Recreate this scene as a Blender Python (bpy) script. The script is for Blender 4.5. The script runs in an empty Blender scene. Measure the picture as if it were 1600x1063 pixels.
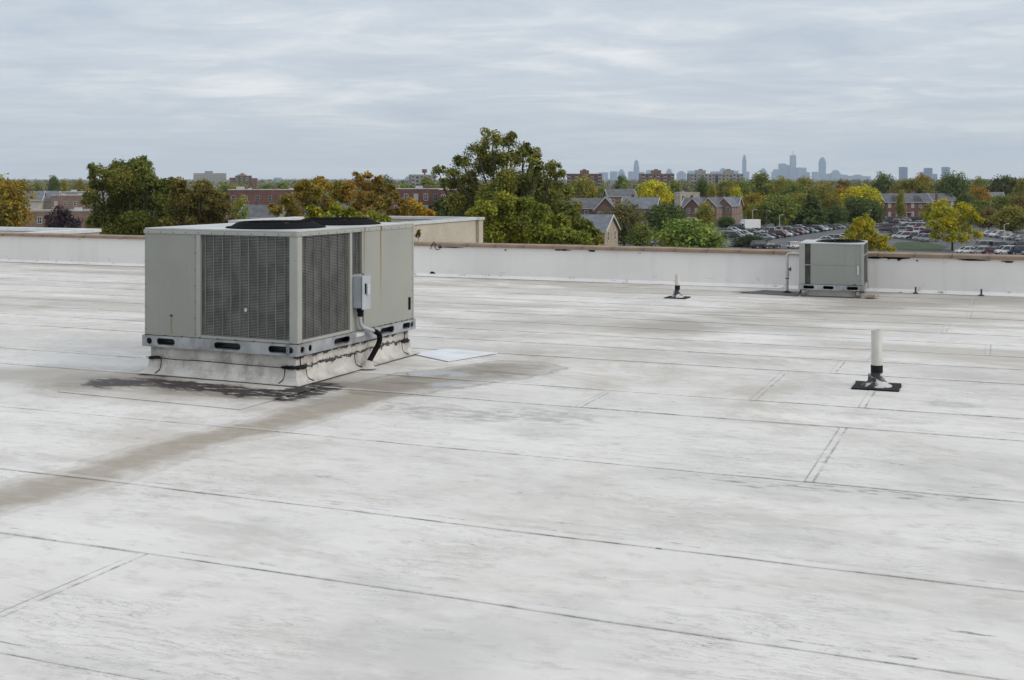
import bpy, bmesh, math, random
import numpy as np
from mathutils import Vector, Matrix

S = bpy.context.scene
COL = S.collection
R = math.radians
# ------------------------------------------------------------------ camera
EYE, F, HZ = 2.0, 1870.0, 279.0          # eye height over the roof, focal length and horizon of a 1600 px wide frame
cam_d = bpy.data.cameras.new('camera'); cam = bpy.data.objects.new('camera', cam_d); COL.objects.link(cam)
cam.location = (0, 0, EYE); cam.rotation_euler = (R(90), 0, 0)
cam_d.sensor_width = 36; cam_d.lens = F / 1600 * 36; cam_d.shift_y = -(531.5 - HZ) / 1600
cam_d.clip_start = 0.1; cam_d.clip_end = 40000
S.camera = cam
# ------------------------------------------------------------------ sky, sun, exposure
SUN_AZ, SUN_EL = R(113), R(33)            # azimuth clockwise from +Y
W = bpy.data.worlds.new('World'); S.world = W; W.use_nodes = True
def world():
    nt = W.node_tree; nt.nodes.clear(); L = nt.links.new; N = nt.nodes.new
    out = N('ShaderNodeOutputWorld'); mix = N('ShaderNodeMixShader')
    sky = N('ShaderNodeTexSky'); sky.sky_type = 'NISHITA'; sky.sun_disc = False
    sky.sun_elevation = SUN_EL; sky.sun_rotation = SUN_AZ; sky.dust_density = 2.0
    b1 = N('ShaderNodeBackground'); b1.inputs[1].default_value = 0.08; L(sky.outputs[0], b1.inputs[0])
    tc = N('ShaderNodeTexCoord'); sep = N('ShaderNodeSeparateXYZ'); L(tc.outputs['Generated'], sep.inputs[0])
    def m(op, a, b=None, c=None):
        n = N('ShaderNodeMath'); n.operation = op
        for i, v in enumerate((a, b, c)):
            if v is None: continue
            if isinstance(v, (int, float)): n.inputs[i].default_value = v
            else: L(v, n.inputs[i])
        return n.outputs[0]
    z = m('MAXIMUM', sep.outputs[2], 0.0)
    zz = m('ADD', z, 0.075)
    cx, cy = m('DIVIDE', sep.outputs[0], zz), m('DIVIDE', sep.outputs[1], zz)
    cb = N('ShaderNodeCombineXYZ'); L(cx, cb.inputs[0]); L(cy, cb.inputs[1])
    def noise(scale, sx, sy, detail, rough, rot=0.0):
        mp = N('ShaderNodeMapping'); mp.inputs['Scale'].default_value = (sx, sy, 1); mp.inputs['Rotation'].default_value = (0, 0, rot); L(cb.outputs[0], mp.inputs[0])
        n = N('ShaderNodeTexNoise'); n.inputs['Scale'].default_value = scale; n.inputs['Detail'].default_value = detail
        n.inputs['Roughness'].default_value = rough; n.inputs['Distortion'].default_value = 0.7; L(mp.outputs[0], n.inputs[0]); return n.outputs[0]
    n1 = noise(0.5, 0.9, 1.1, 9, 0.60, 0.3)
    n2 = noise(1.5, 0.9, 1.15, 9, 0.62, -0.25)
    bl = m('ADD', m('MULTIPLY', n1, 0.6), m('MULTIPLY', n2, 0.4))
    rp = N('ShaderNodeValToRGB'); L(bl, rp.inputs[0]); e = rp.color_ramp.elements
    e[0].position = 0.38; e[0].color = (0.505, 0.575, 0.665, 1)
    e[1].position = 0.64; e[1].color = (0.87, 0.88, 0.89, 1)
    x = e.new(0.51); x.color = (0.635, 0.69, 0.75, 1)
    # near the horizon the deck closes to an even pale grey
    hz = N('ShaderNodeMapRange'); L(z, hz.inputs[0]); hz.inputs[1].default_value = 0.0; hz.inputs[2].default_value = 0.07; hz.inputs[3].default_value = 0.75; hz.inputs[4].default_value = 0.0
    mc = N('ShaderNodeMixRGB'); L(hz.outputs[0], mc.inputs[0]); L(rp.outputs[0], mc.inputs[1]); mc.inputs[2].default_value = (0.66, 0.69, 0.71, 1)
    gain = m('ADD', m('MULTIPLY', z, 0.5), 1.0)
    b2 = N('ShaderNodeBackground'); L(mc.outputs[0], b2.inputs[0]); L(gain, b2.inputs[1])
    mix.inputs[0].default_value = 0.93; L(b1.outputs[0], mix.inputs[1]); L(b2.outputs[0], mix.inputs[2]); L(mix.outputs[0], out.inputs[0])
world()
sl = bpy.data.lights.new('sun', 'SUN'); sun = bpy.data.objects.new('sun', sl); COL.objects.link(sun)
sl.energy = 1.5; sl.angle = R(35); sl.color = (1.0, 0.93, 0.84)
sd = Vector((math.sin(SUN_AZ) * math.cos(SUN_EL), math.cos(SUN_AZ) * math.cos(SUN_EL), math.sin(SUN_EL)))
sun.rotation_euler = sd.to_track_quat('Z', 'Y').to_euler(); sun.location = (30, -20, 60)
vs = S.view_settings; S.display_settings.display_device = 'sRGB'
vs.view_transform = 'Standard'; vs.look = 'None'; vs.gamma = 1; vs.exposure = 0.0; vs.use_curve_mapping = False
try:
    S.cycles.use_denoising = True; S.cycles.max_bounces = 6; S.cycles.diffuse_bounces = 3; S.cycles.glossy_bounces = 2
    S.cycles.transmission_bounces = 4; S.cycles.volume_bounces = 1; S.cycles.transparent_max_bounces = 6
except Exception: pass

# ------------------------------------------------------------------ helpers
class NT:
    """a small wrapper for building a Principled material"""
    def __init__(s, name, rough=0.6, metal=0.0, col=(0.5, 0.5, 0.5)):
        s.m = bpy.data.materials.new(name); s.m.use_nodes = True; s.nt = s.m.node_tree
        s.b = s.nt.nodes['Principled BSDF']; s.out = s.nt.nodes['Material Output']
        s.b.inputs['Roughness'].default_value = rough; s.b.inputs['Metallic'].default_value = metal
        s.b.inputs['Base Color'].default_value = (*col, 1); s.tc = s.N('ShaderNodeTexCoord')
        s.P = s.tc.outputs['Object']
    def N(s, t): return s.nt.nodes.new(t)
    def put(s, sock, v):
        if isinstance(v, (int, float)): sock.default_value = v
        elif isinstance(v, tuple): sock.default_value = v if len(v) == len(sock.default_value) else (*v, 1)
        else: s.nt.links.new(v, sock)
    def math(s, op, a, b=None, clamp=False):
        n = s.N('ShaderNodeMath'); n.operation = op; n.use_clamp = clamp; s.put(n.inputs[0], a)
        if b is not None: s.put(n.inputs[1], b)
        return n.outputs[0]
    def noise(s, scale=1.0, sc=(1, 1, 1), detail=4, rough=0.55, P=None, dist=0.0, off=(0, 0, 0)):
        mp = s.N('ShaderNodeMapping'); s.put(mp.inputs[0], P or s.P); mp.inputs['Scale'].default_value = sc; mp.inputs['Location'].default_value = off
        n = s.N('ShaderNodeTexNoise'); s.put(n.inputs[0], mp.outputs[0]); n.inputs['Scale'].default_value = scale
        n.inputs['Detail'].default_value = detail; n.inputs['Roughness'].default_value = rough; n.inputs['Distortion'].default_value = dist
        return n.outputs[0]
    def rng(s, v, a, b, c=0.0, d=1.0, smooth=True):
        n = s.N('ShaderNodeMapRange'); n.interpolation_type = 'SMOOTHSTEP' if smooth else 'LINEAR'; s.put(n.inputs[0], v)
        for i, x in enumerate((a, b, c, d)): s.put(n.inputs[i + 1], x)
        return n.outputs[0]
    def mix(s, f, a, b, mode='MIX'):
        n = s.N('ShaderNodeMixRGB'); n.blend_type = mode; s.put(n.inputs[0], f); s.put(n.inputs[1], a); s.put(n.inputs[2], b); return n.outputs[0]
    def sep(s, v=None):
        n = s.N('ShaderNodeSeparateXYZ'); s.put(n.inputs[0], v or s.P); return n.outputs
    def color(s, v): s.put(s.b.inputs['Base Color'], v); return s
    def rough(s, v): s.put(s.b.inputs['Roughness'], v); return s
    def bump(s, h, strength=0.3, dist=0.01):
        n = s.N('ShaderNodeBump'); n.inputs['Strength'].default_value = strength; n.inputs['Distance'].default_value = dist
        s.put(n.inputs['Height'], h); s.nt.links.new(n.outputs[0], s.b.inputs['Normal']); return s

def simple(name, col, rough=0.6, metal=0.0, var=0.12, scale=3.0, sc=(1, 1, 1), bump=0.0, dirt=None, dirt_amt=0.5):
    t = NT(name, rough, metal, col)
    n = t.noise(scale, sc, 5)
    lo = tuple(c * (1 - var) for c in col); hi = tuple(min(1, c * (1 + var)) for c in col)
    c = t.mix(t.rng(n, 0.3, 0.7), lo, hi)
    if dirt: c = t.mix(t.math('MULTIPLY', t.rng(t.noise(scale * 0.6, sc, 6, off=(7, 3, 1)), 0.5, 0.72), dirt_amt), c, dirt)
    t.color(c)
    if bump: t.bump(t.noise(scale * 8, sc, 3), bump, 0.01)
    return t.m

class MB:
    """collects boxes, prisms and tubes and links them as ONE mesh object"""
    def __init__(s): s.v = []; s.f = []; s.mi = []; s.sm = []
    def add(s, vs, fs, mi=0, smooth=False):
        k = len(s.v); s.v += [tuple(p) for p in vs]; s.f += [tuple(i + k for i in f) for f in fs]
        s.mi += [mi] * len(fs); s.sm += [smooth] * len(fs); return s
    def box(s, x0, y0, z0, x1, y1, z1, mi=0):
        return s.add([(x0, y0, z0), (x1, y0, z0), (x1, y1, z0), (x0, y1, z0), (x0, y0, z1), (x1, y0, z1), (x1, y1, z1), (x0, y1, z1)],
                     [(0, 3, 2, 1), (4, 5, 6, 7), (0, 1, 5, 4), (1, 2, 6, 5), (2, 3, 7, 6), (3, 0, 4, 7)], mi)
    def prism(s, pts, axis, a, b, mi=0):
        """2-D outline pts extruded along axis ('x','y','z') from a to b"""
        n = len(pts)
        def P(p, t): return {'x': (t, p[0], p[1]), 'y': (p[0], t, p[1]), 'z': (p[0], p[1], t)}[axis]
        vs = [P(p, a) for p in pts] + [P(p, b) for p in pts]
        fs = [tuple(range(n))[::-1], tuple(range(n, 2 * n))] + [(i, (i + 1) % n, n + (i + 1) % n, n + i) for i in range(n)]
        return s.add(vs, fs, mi)
    def tube(s, path, rad, seg=8, caps=True, mi=0):
        path = [Vector(p) for p in path]; n = len(path)
        rad = rad if isinstance(rad, (list, tuple)) else [rad] * n
        vs, fs = [], []; prev = None
        for i, p in enumerate(path):
            d = (path[min(i + 1, n - 1)] - path[max(i - 1, 0)]).normalized()
            if prev is None: a = d.orthogonal().normalized()
            else:
                a = prev - d * prev.dot(d); a = a.normalized() if a.length > 1e-6 else d.orthogonal().normalized()
            prev = a; b = d.cross(a)
            for k in range(seg):
                t = 2 * math.pi * k / seg; vs.append(p + (a * math.cos(t) + b * math.sin(t)) * rad[i])
        for i in range(n - 1):
            for k in range(seg):
                fs.append((i * seg + k, i * seg + (k + 1) % seg, (i + 1) * seg + (k + 1) % seg, (i + 1) * seg + k))
        s.add(vs, fs, mi, True)
        if caps: s.add([vs[k] for k in range(seg)], [tuple(range(seg))[::-1]], mi); s.add([vs[(n - 1) * seg + k] for k in range(seg)], [tuple(range(seg))], mi)
        return s
    def lathe(s, prof, c=(0, 0, 0), seg=24, mi=0, smooth=True):
        vs, fs = [], []; n = len(prof)
        for r, z in prof:
            for k in range(seg):
                t = 2 * math.pi * k / seg; vs.append((c[0] + r * math.cos(t), c[1] + r * math.sin(t), c[2] + z))
        for i in range(n - 1):
            for k in range(seg): fs.append((i * seg + k, i * seg + (k + 1) % seg, (i + 1) * seg + (k + 1) % seg, (i + 1) * seg + k))
        return s.add(vs, fs, mi, smooth)
    def mesh(s, name, mats, bevel=0.0):
        me = bpy.data.meshes.new(name); me.from_pydata(s.v, [], s.f)
        for m in (mats if isinstance(mats, (list, tuple)) else [mats]): me.materials.append(m)
        me.polygons.foreach_set('material_index', s.mi); me.polygons.foreach_set('use_smooth', s.sm)
        if bevel:
            bm = bmesh.new(); bm.from_mesh(me)
            bmesh.ops.remove_doubles(bm, verts=bm.verts, dist=1e-5)
            es = [e for e in bm.edges if len(e.link_faces) == 2 and e.calc_face_angle(0) > 0.5]
            bmesh.ops.bevel(bm, geom=es, offset=bevel, segments=2, affect='EDGES', clamp_overlap=True)
            bm.to_mesh(me); bm.free()
        me.update(); return me
    def build(s, name, mats, parent=None, bevel=0.0):
        return link(name, s.mesh(name, mats, bevel), parent)
def link(name, data, parent=None):
    o = bpy.data.objects.new(name, data); COL.objects.link(o)
    if parent: o.parent = parent
    return o
def tag(o, label, cat, group=None, kind=None):
    if label: o['label'] = label
    if cat: o['category'] = cat
    if group: o['group'] = group
    if kind: o['kind'] = kind
    return o
def thing(name, label, cat, loc=(0, 0, 0), rz=0.0, group=None):
    o = link(name, None); o.location = loc; o.rotation_euler = (0, 0, rz); return tag(o, label, cat, group)
def dup(root, loc, rz, label, scale=None, group=None):
    r = root.copy(); COL.objects.link(r); r.location = loc; r.rotation_euler = (0, 0, rz); r['label'] = label
    if group: r['group'] = group
    if scale: r.scale = scale
    for ch in list(root.children):
        c = ch.copy(); COL.objects.link(c); c.parent = r
        for g in list(ch.children):
            d = g.copy(); COL.objects.link(d); d.parent = c
    return r
def rooted(px, py, z=0.0):
    """where the sight line of a frame point meets the height z"""
    Y = (EYE - z) * F / (py - HZ); return ((px - 800) / F * Y, Y)
def bear(px, Y): return (px - 800) / F * Y
ORD = 'first second third fourth fifth sixth seventh eighth ninth tenth eleventh twelfth thirteenth fourteenth fifteenth sixteenth'.split()
GZ = -13.0                                  # street level below the roof
random.seed(7); rng = np.random.default_rng(7)

# ------------------------------------------------------------------ the roof and its sheets
YAW = R(-22.2)                              # the roof's grid: x along the parapet, y towards it
ca, sa = math.cos(YAW), math.sin(YAW)
def to_roof(X, Y): return (X * ca + Y * sa, -X * sa + Y * ca)
def rl(px, py, z=0.0): return to_roof(*rooted(px, py, z))
PAR = 22.0                                  # where the parapet's roof face stands

def capsule_group():
    g = bpy.data.node_groups.new('capsule', 'ShaderNodeTree')
    for nm in ('P', 'A', 'B'): g.interface.new_socket(nm, in_out='INPUT', socket_type='NodeSocketVector')
    g.interface.new_socket('D', in_out='OUTPUT', socket_type='NodeSocketFloat')
    I = g.nodes.new('NodeGroupInput'); O = g.nodes.new('NodeGroupOutput'); L = g.links.new
    def vm(op, a, b=None):
        n = g.nodes.new('ShaderNodeVectorMath'); n.operation = op; L(a, n.inputs[0])
        if b is not None: L(b, n.inputs[1])
        return n
    pa = vm('SUBTRACT', I.outputs[0], I.outputs[1]).outputs[0]; ba = vm('SUBTRACT', I.outputs[2], I.outputs[1]).outputs[0]
    d1 = vm('DOT_PRODUCT', pa, ba).outputs['Value']; d2 = vm('DOT_PRODUCT', ba, ba).outputs['Value']
    q = g.nodes.new('ShaderNodeMath'); q.operation = 'DIVIDE'; q.use_clamp = True; L(d1, q.inputs[0]); L(d2, q.inputs[1])
    sc = g.nodes.new('ShaderNodeVectorMath'); sc.operation = 'SCALE'; L(ba, sc.inputs[0]); L(q.outputs[0], sc.inputs['Scale'])
    r = vm('SUBTRACT', pa, sc.outputs[0]).outputs[0]; L(vm('LENGTH', r).outputs['Value'], O.inputs[0]); return g
CAPS = capsule_group()

def roof_material(name='white_roof_coating', clean=0.0, seams=True):
    t = NT(name, 0.55)
    # edges of marks wander
    wn = t.N('ShaderNodeTexNoise'); t.put(wn.inputs[0], t.P); wn.inputs['Scale'].default_value = 2.2; wn.inputs['Detail'].default_value = 6; wn.inputs['Roughness'].default_value = 0.6
    w1 = t.N('ShaderNodeVectorMath'); w1.operation = 'SUBTRACT'; t.put(w1.inputs[0], wn.outputs['Color']); w1.inputs[1].default_value = (0.5, 0.5, 0.5)
    w2 = t.N('ShaderNodeVectorMath'); w2.operation = 'SCALE'; t.put(w2.inputs[0], w1.outputs[0]); w2.inputs['Scale'].default_value = 0.55
    w3 = t.N('ShaderNodeVectorMath'); w3.operation = 'ADD'; t.put(w3.inputs[0], t.P); t.put(w3.inputs[1], w2.outputs[0]); WP = w3.outputs[0]
    def line(pts):
        d = None
        for a, b in zip(pts, pts[1:]):
            g = t.N('ShaderNodeGroup'); g.node_tree = CAPS; t.put(g.inputs[0], WP); g.inputs[1].default_value = (*a, 0); g.inputs[2].default_value = (*b, 0)
            d = g.outputs[0] if d is None else t.math('MINIMUM', d, g.outputs[0])
        return d
    big = t.noise(0.35, (0.6, 1.3, 1), 5, 0.6); streak = t.noise(1.1, (0.55, 1.7, 1), 8, 0.68, off=(3, 1, 0), dist=0.6); fine = t.noise(6, (0.8, 1.5, 1), 7, 0.68, dist=0.3)
    brush = t.noise(9, (0.7, 1.4, 1), 5, 0.65, off=(1, 8, 0), dist=0.8); speck = t.noise(42, (1, 1, 1), 2, 0.5)
    c = t.mix(t.rng(big, 0.32, 0.70), (0.635, 0.602, 0.562), (0.74, 0.705, 0.662))
    c = t.mix(t.math('MULTIPLY', t.rng(streak, 0.47, 0.68), 0.52), c, (0.45, 0.42, 0.375))
    c = t.mix(t.math('MULTIPLY', t.rng(fine, 0.49, 0.70), 0.46), c, (0.41, 0.38, 0.34))
    c = t.mix(t.math('MULTIPLY', t.rng(brush, 0.50, 0.7), 0.40), c, (0.785, 0.755, 0.725))
    tan = t.rng(t.noise(0.5, (0.9, 1.0, 1), 9, 0.72, off=(21, 4, 0), dist=0.8), 0.48, 0.66)
    midr = t.math('MULTIPLY', t.rng(t.sep()[1], 5.5, 9.0, 0.25, 1.0), t.rng(t.noise(0.18, (1, 1, 1), 3, off=(3, 8, 0)), 0.35, 0.6, 0.35, 1.0))
    c = t.mix(t.math('MULTIPLY', t.math('MULTIPLY', tan, midr), 0.75), c, (0.42, 0.37, 0.305))
    # thin cracks and scuffs, mostly along the rolls
    crack = t.noise(3.2, (0.5, 3.6, 1), 8, 0.72, dist=1.2, off=(5, 5, 0))
    cm = t.math('SUBTRACT', 1.0, t.rng(t.math('ABSOLUTE', t.math('SUBTRACT', crack, 0.5)), 0.0, 0.016))
    cm = t.math('MULTIPLY', cm, t.rng(t.noise(0.9, (1, 1, 1), 4, off=(9, 2, 0)), 0.47, 0.60))
    c = t.mix(t.math('MULTIPLY', cm, 0.62), c, (0.22, 0.21, 0.20))
    dash = t.math('MULTIPLY', t.rng(t.noise(4.5, (0.35, 2.4, 1), 6, 0.7, off=(11, 3, 0)), 0.655, 0.69), t.rng(t.noise(0.7, (1, 1, 1), 3, off=(2, 9, 0)), 0.42, 0.6))
    c = t.mix(t.math('MULTIPLY', dash, 0.85), c, (0.17, 0.165, 0.16))
    dirt = t.rng(t.noise(0.55, (0.8, 1.2, 1), 7, 0.62, off=(12, 7, 0)), 0.50, 0.68)
    c = t.mix(t.math('MULTIPLY', dirt, 0.45), c, (0.40, 0.385, 0.36))
    c = t.mix(t.math('MULTIPLY', t.rng(speck, 0.70, 0.78), 0.35), c, (0.25, 0.24, 0.23))
    xyz = t.sep()
    # the far third of the roof drains badly: long brownish smears along the rolls
    far = t.rng(xyz[1], 9.5, 15.0)
    sm = t.rng(t.noise(0.42, (0.45, 1.5, 1), 9, 0.70, off=(2, 6, 0), dist=0.5), 0.42, 0.62)
    c = t.mix(t.math('MULTIPLY', t.math('MULTIPLY', far, sm), 0.72), c, (0.385, 0.345, 0.295))
    # water course, pond beside the unit, tar in front of it, smaller marks
    course = line([rl(-160, 822), rl(0, 783), rl(150, 742), rl(250, 706), rl(340, 682), rl(440, 660), rl(540, 628), rl(640, 600), rl(720, 583), rl(775, 574)])
    k = t.rng(course, 0.10, 0.36, 1, 0)
    k = t.math('MULTIPLY', k, t.rng(fine, 0.25, 0.6, 0.75, 1.0))
    c = t.mix(t.math('MULTIPLY', k, 0.9), c, (0.315, 0.265, 0.205))
    rim = t.math('MULTIPLY', t.rng(t.math('ABSOLUTE', t.math('SUBTRACT', course, 0.31)), 0.0, 0.05, 1, 0), 0.25)
    c = t.mix(rim, c, (0.28, 0.25, 0.22))
    pond = line([rl(625, 603), rl(700, 590), rl(760, 583), rl(800, 575)])
    pk = t.rng(pond, 0.25, 0.62, 1, 0)
    pk = t.math('MULTIPLY', pk, t.rng(fine, 0.28, 0.6, 0.6, 1.0)); c = t.mix(t.math('MULTIPLY', pk, 0.9), c, (0.27, 0.235, 0.19))
    c = t.mix(t.math('MULTIPLY', t.rng(t.math('ABSOLUTE', t.math('SUBTRACT', pond, 0.50)), 0.0, 0.05, 1, 0), 0.45), c, (0.17, 0.155, 0.14))
    pk2 = t.math('MULTIPLY', t.rng(pond, 0.1, 0.8, 1, 0), t.rng(t.noise(1.9, (0.6, 1.8, 1), 8, 0.72, off=(31, 2, 0)), 0.50, 0.62)); c = t.mix(t.math('MULTIPLY', pk2, 0.7), c, (0.15, 0.13, 0.11))
    wet = t.math('MULTIPLY', t.rng(line([rl(655, 585), rl(700, 583), rl(735, 598), rl(680, 602)]), 0.05, 0.2, 1, 0), t.rng(t.noise(1.6, (1, 1, 1), 4), 0.40, 0.52))
    c = t.mix(t.math('MULTIPLY', wet, 0.6), c, (0.27, 0.275, 0.28))
    mott = line([rl(640, 636), rl(720, 650), rl(800, 648), rl(880, 652)])
    c = t.mix(t.math('MULTIPLY', t.math('MULTIPLY', t.rng(mott, 0.1, 0.5, 1, 0), t.rng(fine, 0.38, 0.6)), 0.75), c, (0.33, 0.31, 0.285))
    left = line([rl(-80, 590), rl(60, 585), rl(150, 592), rl(220, 590)])
    c = t.mix(t.math('MULTIPLY', t.rng(left, 0.1, 0.85, 1, 0), 0.75), c, (0.33, 0.295, 0.25))
    tar = line([rl(160, 600), rl(235, 597), rl(300, 604), rl(370, 611), rl(440, 618), rl(500, 606)])
    c0 = c; tk = t.math('ADD', t.rng(tar, 0.02, 0.40, 1, 0), t.math('MULTIPLY', t.math('SUBTRACT', t.noise(4, (0.5, 1.5, 1), 9, 0.8), 0.52), 3.2))
    c = t.mix(t.math('MULTIPLY', t.rng(tar, 0.15, 0.95, 1, 0), t.rng(streak, 0.35, 0.62, 0.35, 1.0)), c, (0.235, 0.205, 0.17))
    c = t.mix(t.math('MULTIPLY', t.rng(tk, 0.25, 0.70), 0.55), c, (0.14, 0.13, 0.12))
    c = t.mix(t.rng(tk, 0.30, 0.62), c, (0.03, 0.021, 0.020))
    fl = t.math('MULTIPLY', t.rng(t.noise(7, (0.55, 1.6, 1), 7, 0.72, off=(3, 17, 0)), 0.55, 0.62), 0.8); c = t.mix(fl, c, c0)
    low = line([rl(1050, 742), rl(1150, 752), rl(1270, 760), rl(1360, 768), rl(1480, 775)])
    c = t.mix(t.math('MULTIPLY', t.rng(low, 0.0, 0.55, 1, 0), 0.40), c, (0.40, 0.39, 0.37))
    lk = t.math('MULTIPLY', t.rng(low, 0.03, 0.16, 1, 0), t.rng(t.noise(5, (0.7, 2.5, 1), 5, 0.7), 0.50, 0.62))
    c = t.mix(t.math('MULTIPLY', lk, 0.8), c, (0.17, 0.16, 0.155))
    ring = line([rl(1475, 632), rl(1505, 634)])
    c = t.mix(t.math('MULTIPLY', t.rng(t.math('ABSOLUTE', t.math('SUBTRACT', ring, 0.12)), 0.0, 0.12, 1, 0), 0.6), c, (0.36, 0.34, 0.32))
    cor = line([rl(1565, 880), rl(1640, 905)])
    c = t.mix(t.math('MULTIPLY', t.rng(cor, 0.0, 0.3, 1, 0), 0.5), c, (0.36, 0.34, 0.31))
    smear = line([rl(1050, 512), rl(1180, 490), rl(1330, 478), rl(1560, 470)])
    c = t.mix(t.math('MULTIPLY', t.math('MULTIPLY', t.rng(smear, 0.2, 1.3, 1, 0), t.rng(sm, 0.0, 0.6, 0.35, 1.0)), 0.85), c, (0.33, 0.295, 0.25))
    foot = t.rng(xyz[1], PAR - 1.1, PAR - 0.1, 0, 1); c = t.mix(t.math('MULTIPLY', t.math('MULTIPLY', foot, t.rng(xyz[0], -4.0, 0.0, 0.35, 1.0)), t.math('MULTIPLY', t.rng(t.noise(1.1, (0.5, 1.4, 1), 6, 0.65, off=(5, 9, 1)), 0.38, 0.6), 0.8)), c, (0.27, 0.25, 0.22))
    mat2 = line([rl(1170, 457.5), rl(1235, 458)])
    c = t.mix(t.math('MULTIPLY', t.rng(mat2, 0.1, 0.45, 1, 0), 0.8), c, (0.10, 0.10, 0.10))
    if seams:
        uv = t.N('ShaderNodeUVMap'); uv.uv_map = 'edge'; e = t.sep(uv.outputs[0])
        br = t.noise(2.6, (1, 1, 1), 5, 0.7, off=(4, 4, 0)); wob = t.math('MULTIPLY', t.math('SUBTRACT', t.noise(9, (1, 1, 1), 3), 0.5), 0.012)
        for k_, amt in ((0, 0.85), (1, 0.85)):
            d = t.math('ADD', e[k_], wob)
            ln = t.math('MULTIPLY', t.rng(d, (0.004, 0.001)[k_], (0.016, 0.0065)[k_], 1, 0), t.rng(br, (0.30, 0.45)[k_], 0.66, 0.0, 1.0))
            c = t.mix(t.math('MULTIPLY', t.math('MULTIPLY', ln, amt), t.rng(xyz[1], 10.5, 14.0, 1.0, 0.45)), c, (0.20, 0.19, 0.18))
            l2 = t.math('MULTIPLY', t.rng(t.math('ABSOLUTE', t.math('SUBTRACT', d, (0.060, 0.085)[k_])), 0.0, (0.017, 0.010)[k_], 1, 0), t.rng(t.noise(5, (1, 1, 1), 6, 0.75, off=(1, 6, k_)), (0.40, 0.50)[k_], 0.62))
            c = t.mix(t.math('MULTIPLY', l2, (0.95, 0.8)[k_]), c, (0.13, 0.122, 0.115))
            pale = t.math('MULTIPLY', t.rng(t.math('ABSOLUTE', t.math('SUBTRACT', d, 0.045)), 0.015, 0.035, 1, 0), (0.08, 0.25)[k_])
            c = t.mix(pale, c, (0.70, 0.70, 0.695))
            dm = t.math('MULTIPLY', t.rng(d, 0.0, 0.22, 1, 0), t.rng(t.noise(1.1, (1, 1, 1), 5, off=(8, 1, 0)), 0.5, 0.7))
            c = t.mix(t.math('MULTIPLY', dm, 0.35), c, (0.36, 0.345, 0.32))
    t.color(c)
    t.rough(t.rng(wet, 0, 1, 0.62, 0.12))
    h = t.math('ADD', t.math('MULTIPLY', fine, 0.6), t.math('ADD', t.math('MULTIPLY', brush, 0.3), t.math('MULTIPLY', t.noise(1.6, (1, 1, 1), 3), 2.0)))
    t.bump(h, 0.28, 0.012)
    return t.m
M_ROOF = roof_material()

roof = MB().box(-9.5, -9, GZ - 0.5, 12, PAR + 0.32, -0.012).build('roof', simple('roof_body', (0.5, 0.47, 0.42)))
EDGE_X0, EDGE_X1 = -27.0, 9.0
roof.data.clear_geometry()
roof.data.from_pydata(*(lambda m: (m.v, [], m.f))(MB().box(EDGE_X0 - 1, -12, GZ - 0.5, EDGE_X1 + 1, PAR + 0.30, -0.014)))
roof.rotation_euler = (0, 0, YAW); roof['kind'] = 'structure'

def roof_sheet(x0, x1, y0, y1, lift):
    lift = lift - (0.002 if y0 > 11 else 0)
    """one membrane roll: its near edge lies proud on the roll before it, its far edge is tucked under the next"""
    e = 0.003 + lift; b = 0.0005 + lift; lap = 0.10; nx = max(2, int((x1 - x0) / 0.35))
    vs, fs, uv = [], [], []
    for i in range(nx + 1):
        x = x0 + (x1 - x0) * i / nx; ph = x0 + (x1 - x0) * i / nx; j = (random.random() - 0.5) * 0.008 + 0.010 * math.sin(ph * 0.9 + y0 * 7) + 0.004 * math.sin(ph * 3.1 + y0 * 3)
        vs += [(x, y0 + j, -0.012), (x, y0 + j, e), (x, y0 + 0.12, e - 0.001), (x, y1 + lap, b - 0.004)]
    for i in range(nx):
        a = 4 * i; c = a + 4
        fs += [(a, c, c + 1, a + 1), (a + 1, c + 1, c + 2, a + 2), (a + 2, c + 2, c + 3, a + 3)]
    fs += [(0, 1, 2, 3), (4 * nx, 4 * nx + 3, 4 * nx + 2, 4 * nx + 1)]
    me = bpy.data.meshes.new('roof_sheet'); me.from_pydata(vs, [], fs); me.materials.append(M_ROOF)
    u = me.uv_layers.new(name='edge')
    for lp in me.loops:
        p = me.vertices[lp.vertex_index].co; u.data[lp.index].uv = (p.x - x0 if lp.vertex_index >= 0 else 0, max(0.0, p.y - y0) if lp.vertex_index % 4 > 1 else 0.0)
    return link('roof_sheet', me, roof)
rows = [-12, -9, -6.5, -4.2, -2.6, -1.2, 0.1, 1.4, 2.6, 3.86, 5.16, 6.29, 8.03, 9.90, 10.80, 12.60, 13.55, 14.5, 15.45, 16.4, 17.35, 18.3, 19.25, 20.2, 21.1, PAR - 0.02]
cuts = {3.86: [-4.27, 4.4], 8.03: [-1.2], 9.90: [-3.45, 5.5], 10.80: [-2.1, -1.15], 5.16: [-11.5, 3.9], 6.29: [-8.6, 2.2]}
for y0, y1 in zip(rows, rows[1:]):
    cs = cuts.get(y0)
    if cs is None:
        s = random.uniform(-22, -15); cs = []
        while s < EDGE_X1 - 2:
            cs.append(s); s += random.uniform(8.5, 11)
    xs = [EDGE_X0] + sorted(cs) + [EDGE_X1]
    for i, (a, b) in enumerate(zip(xs, xs[1:])):
        roof_sheet(a, b + (0.06 if i < len(xs) - 2 else 0), y0, y1, 0.0022 * i)

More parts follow.
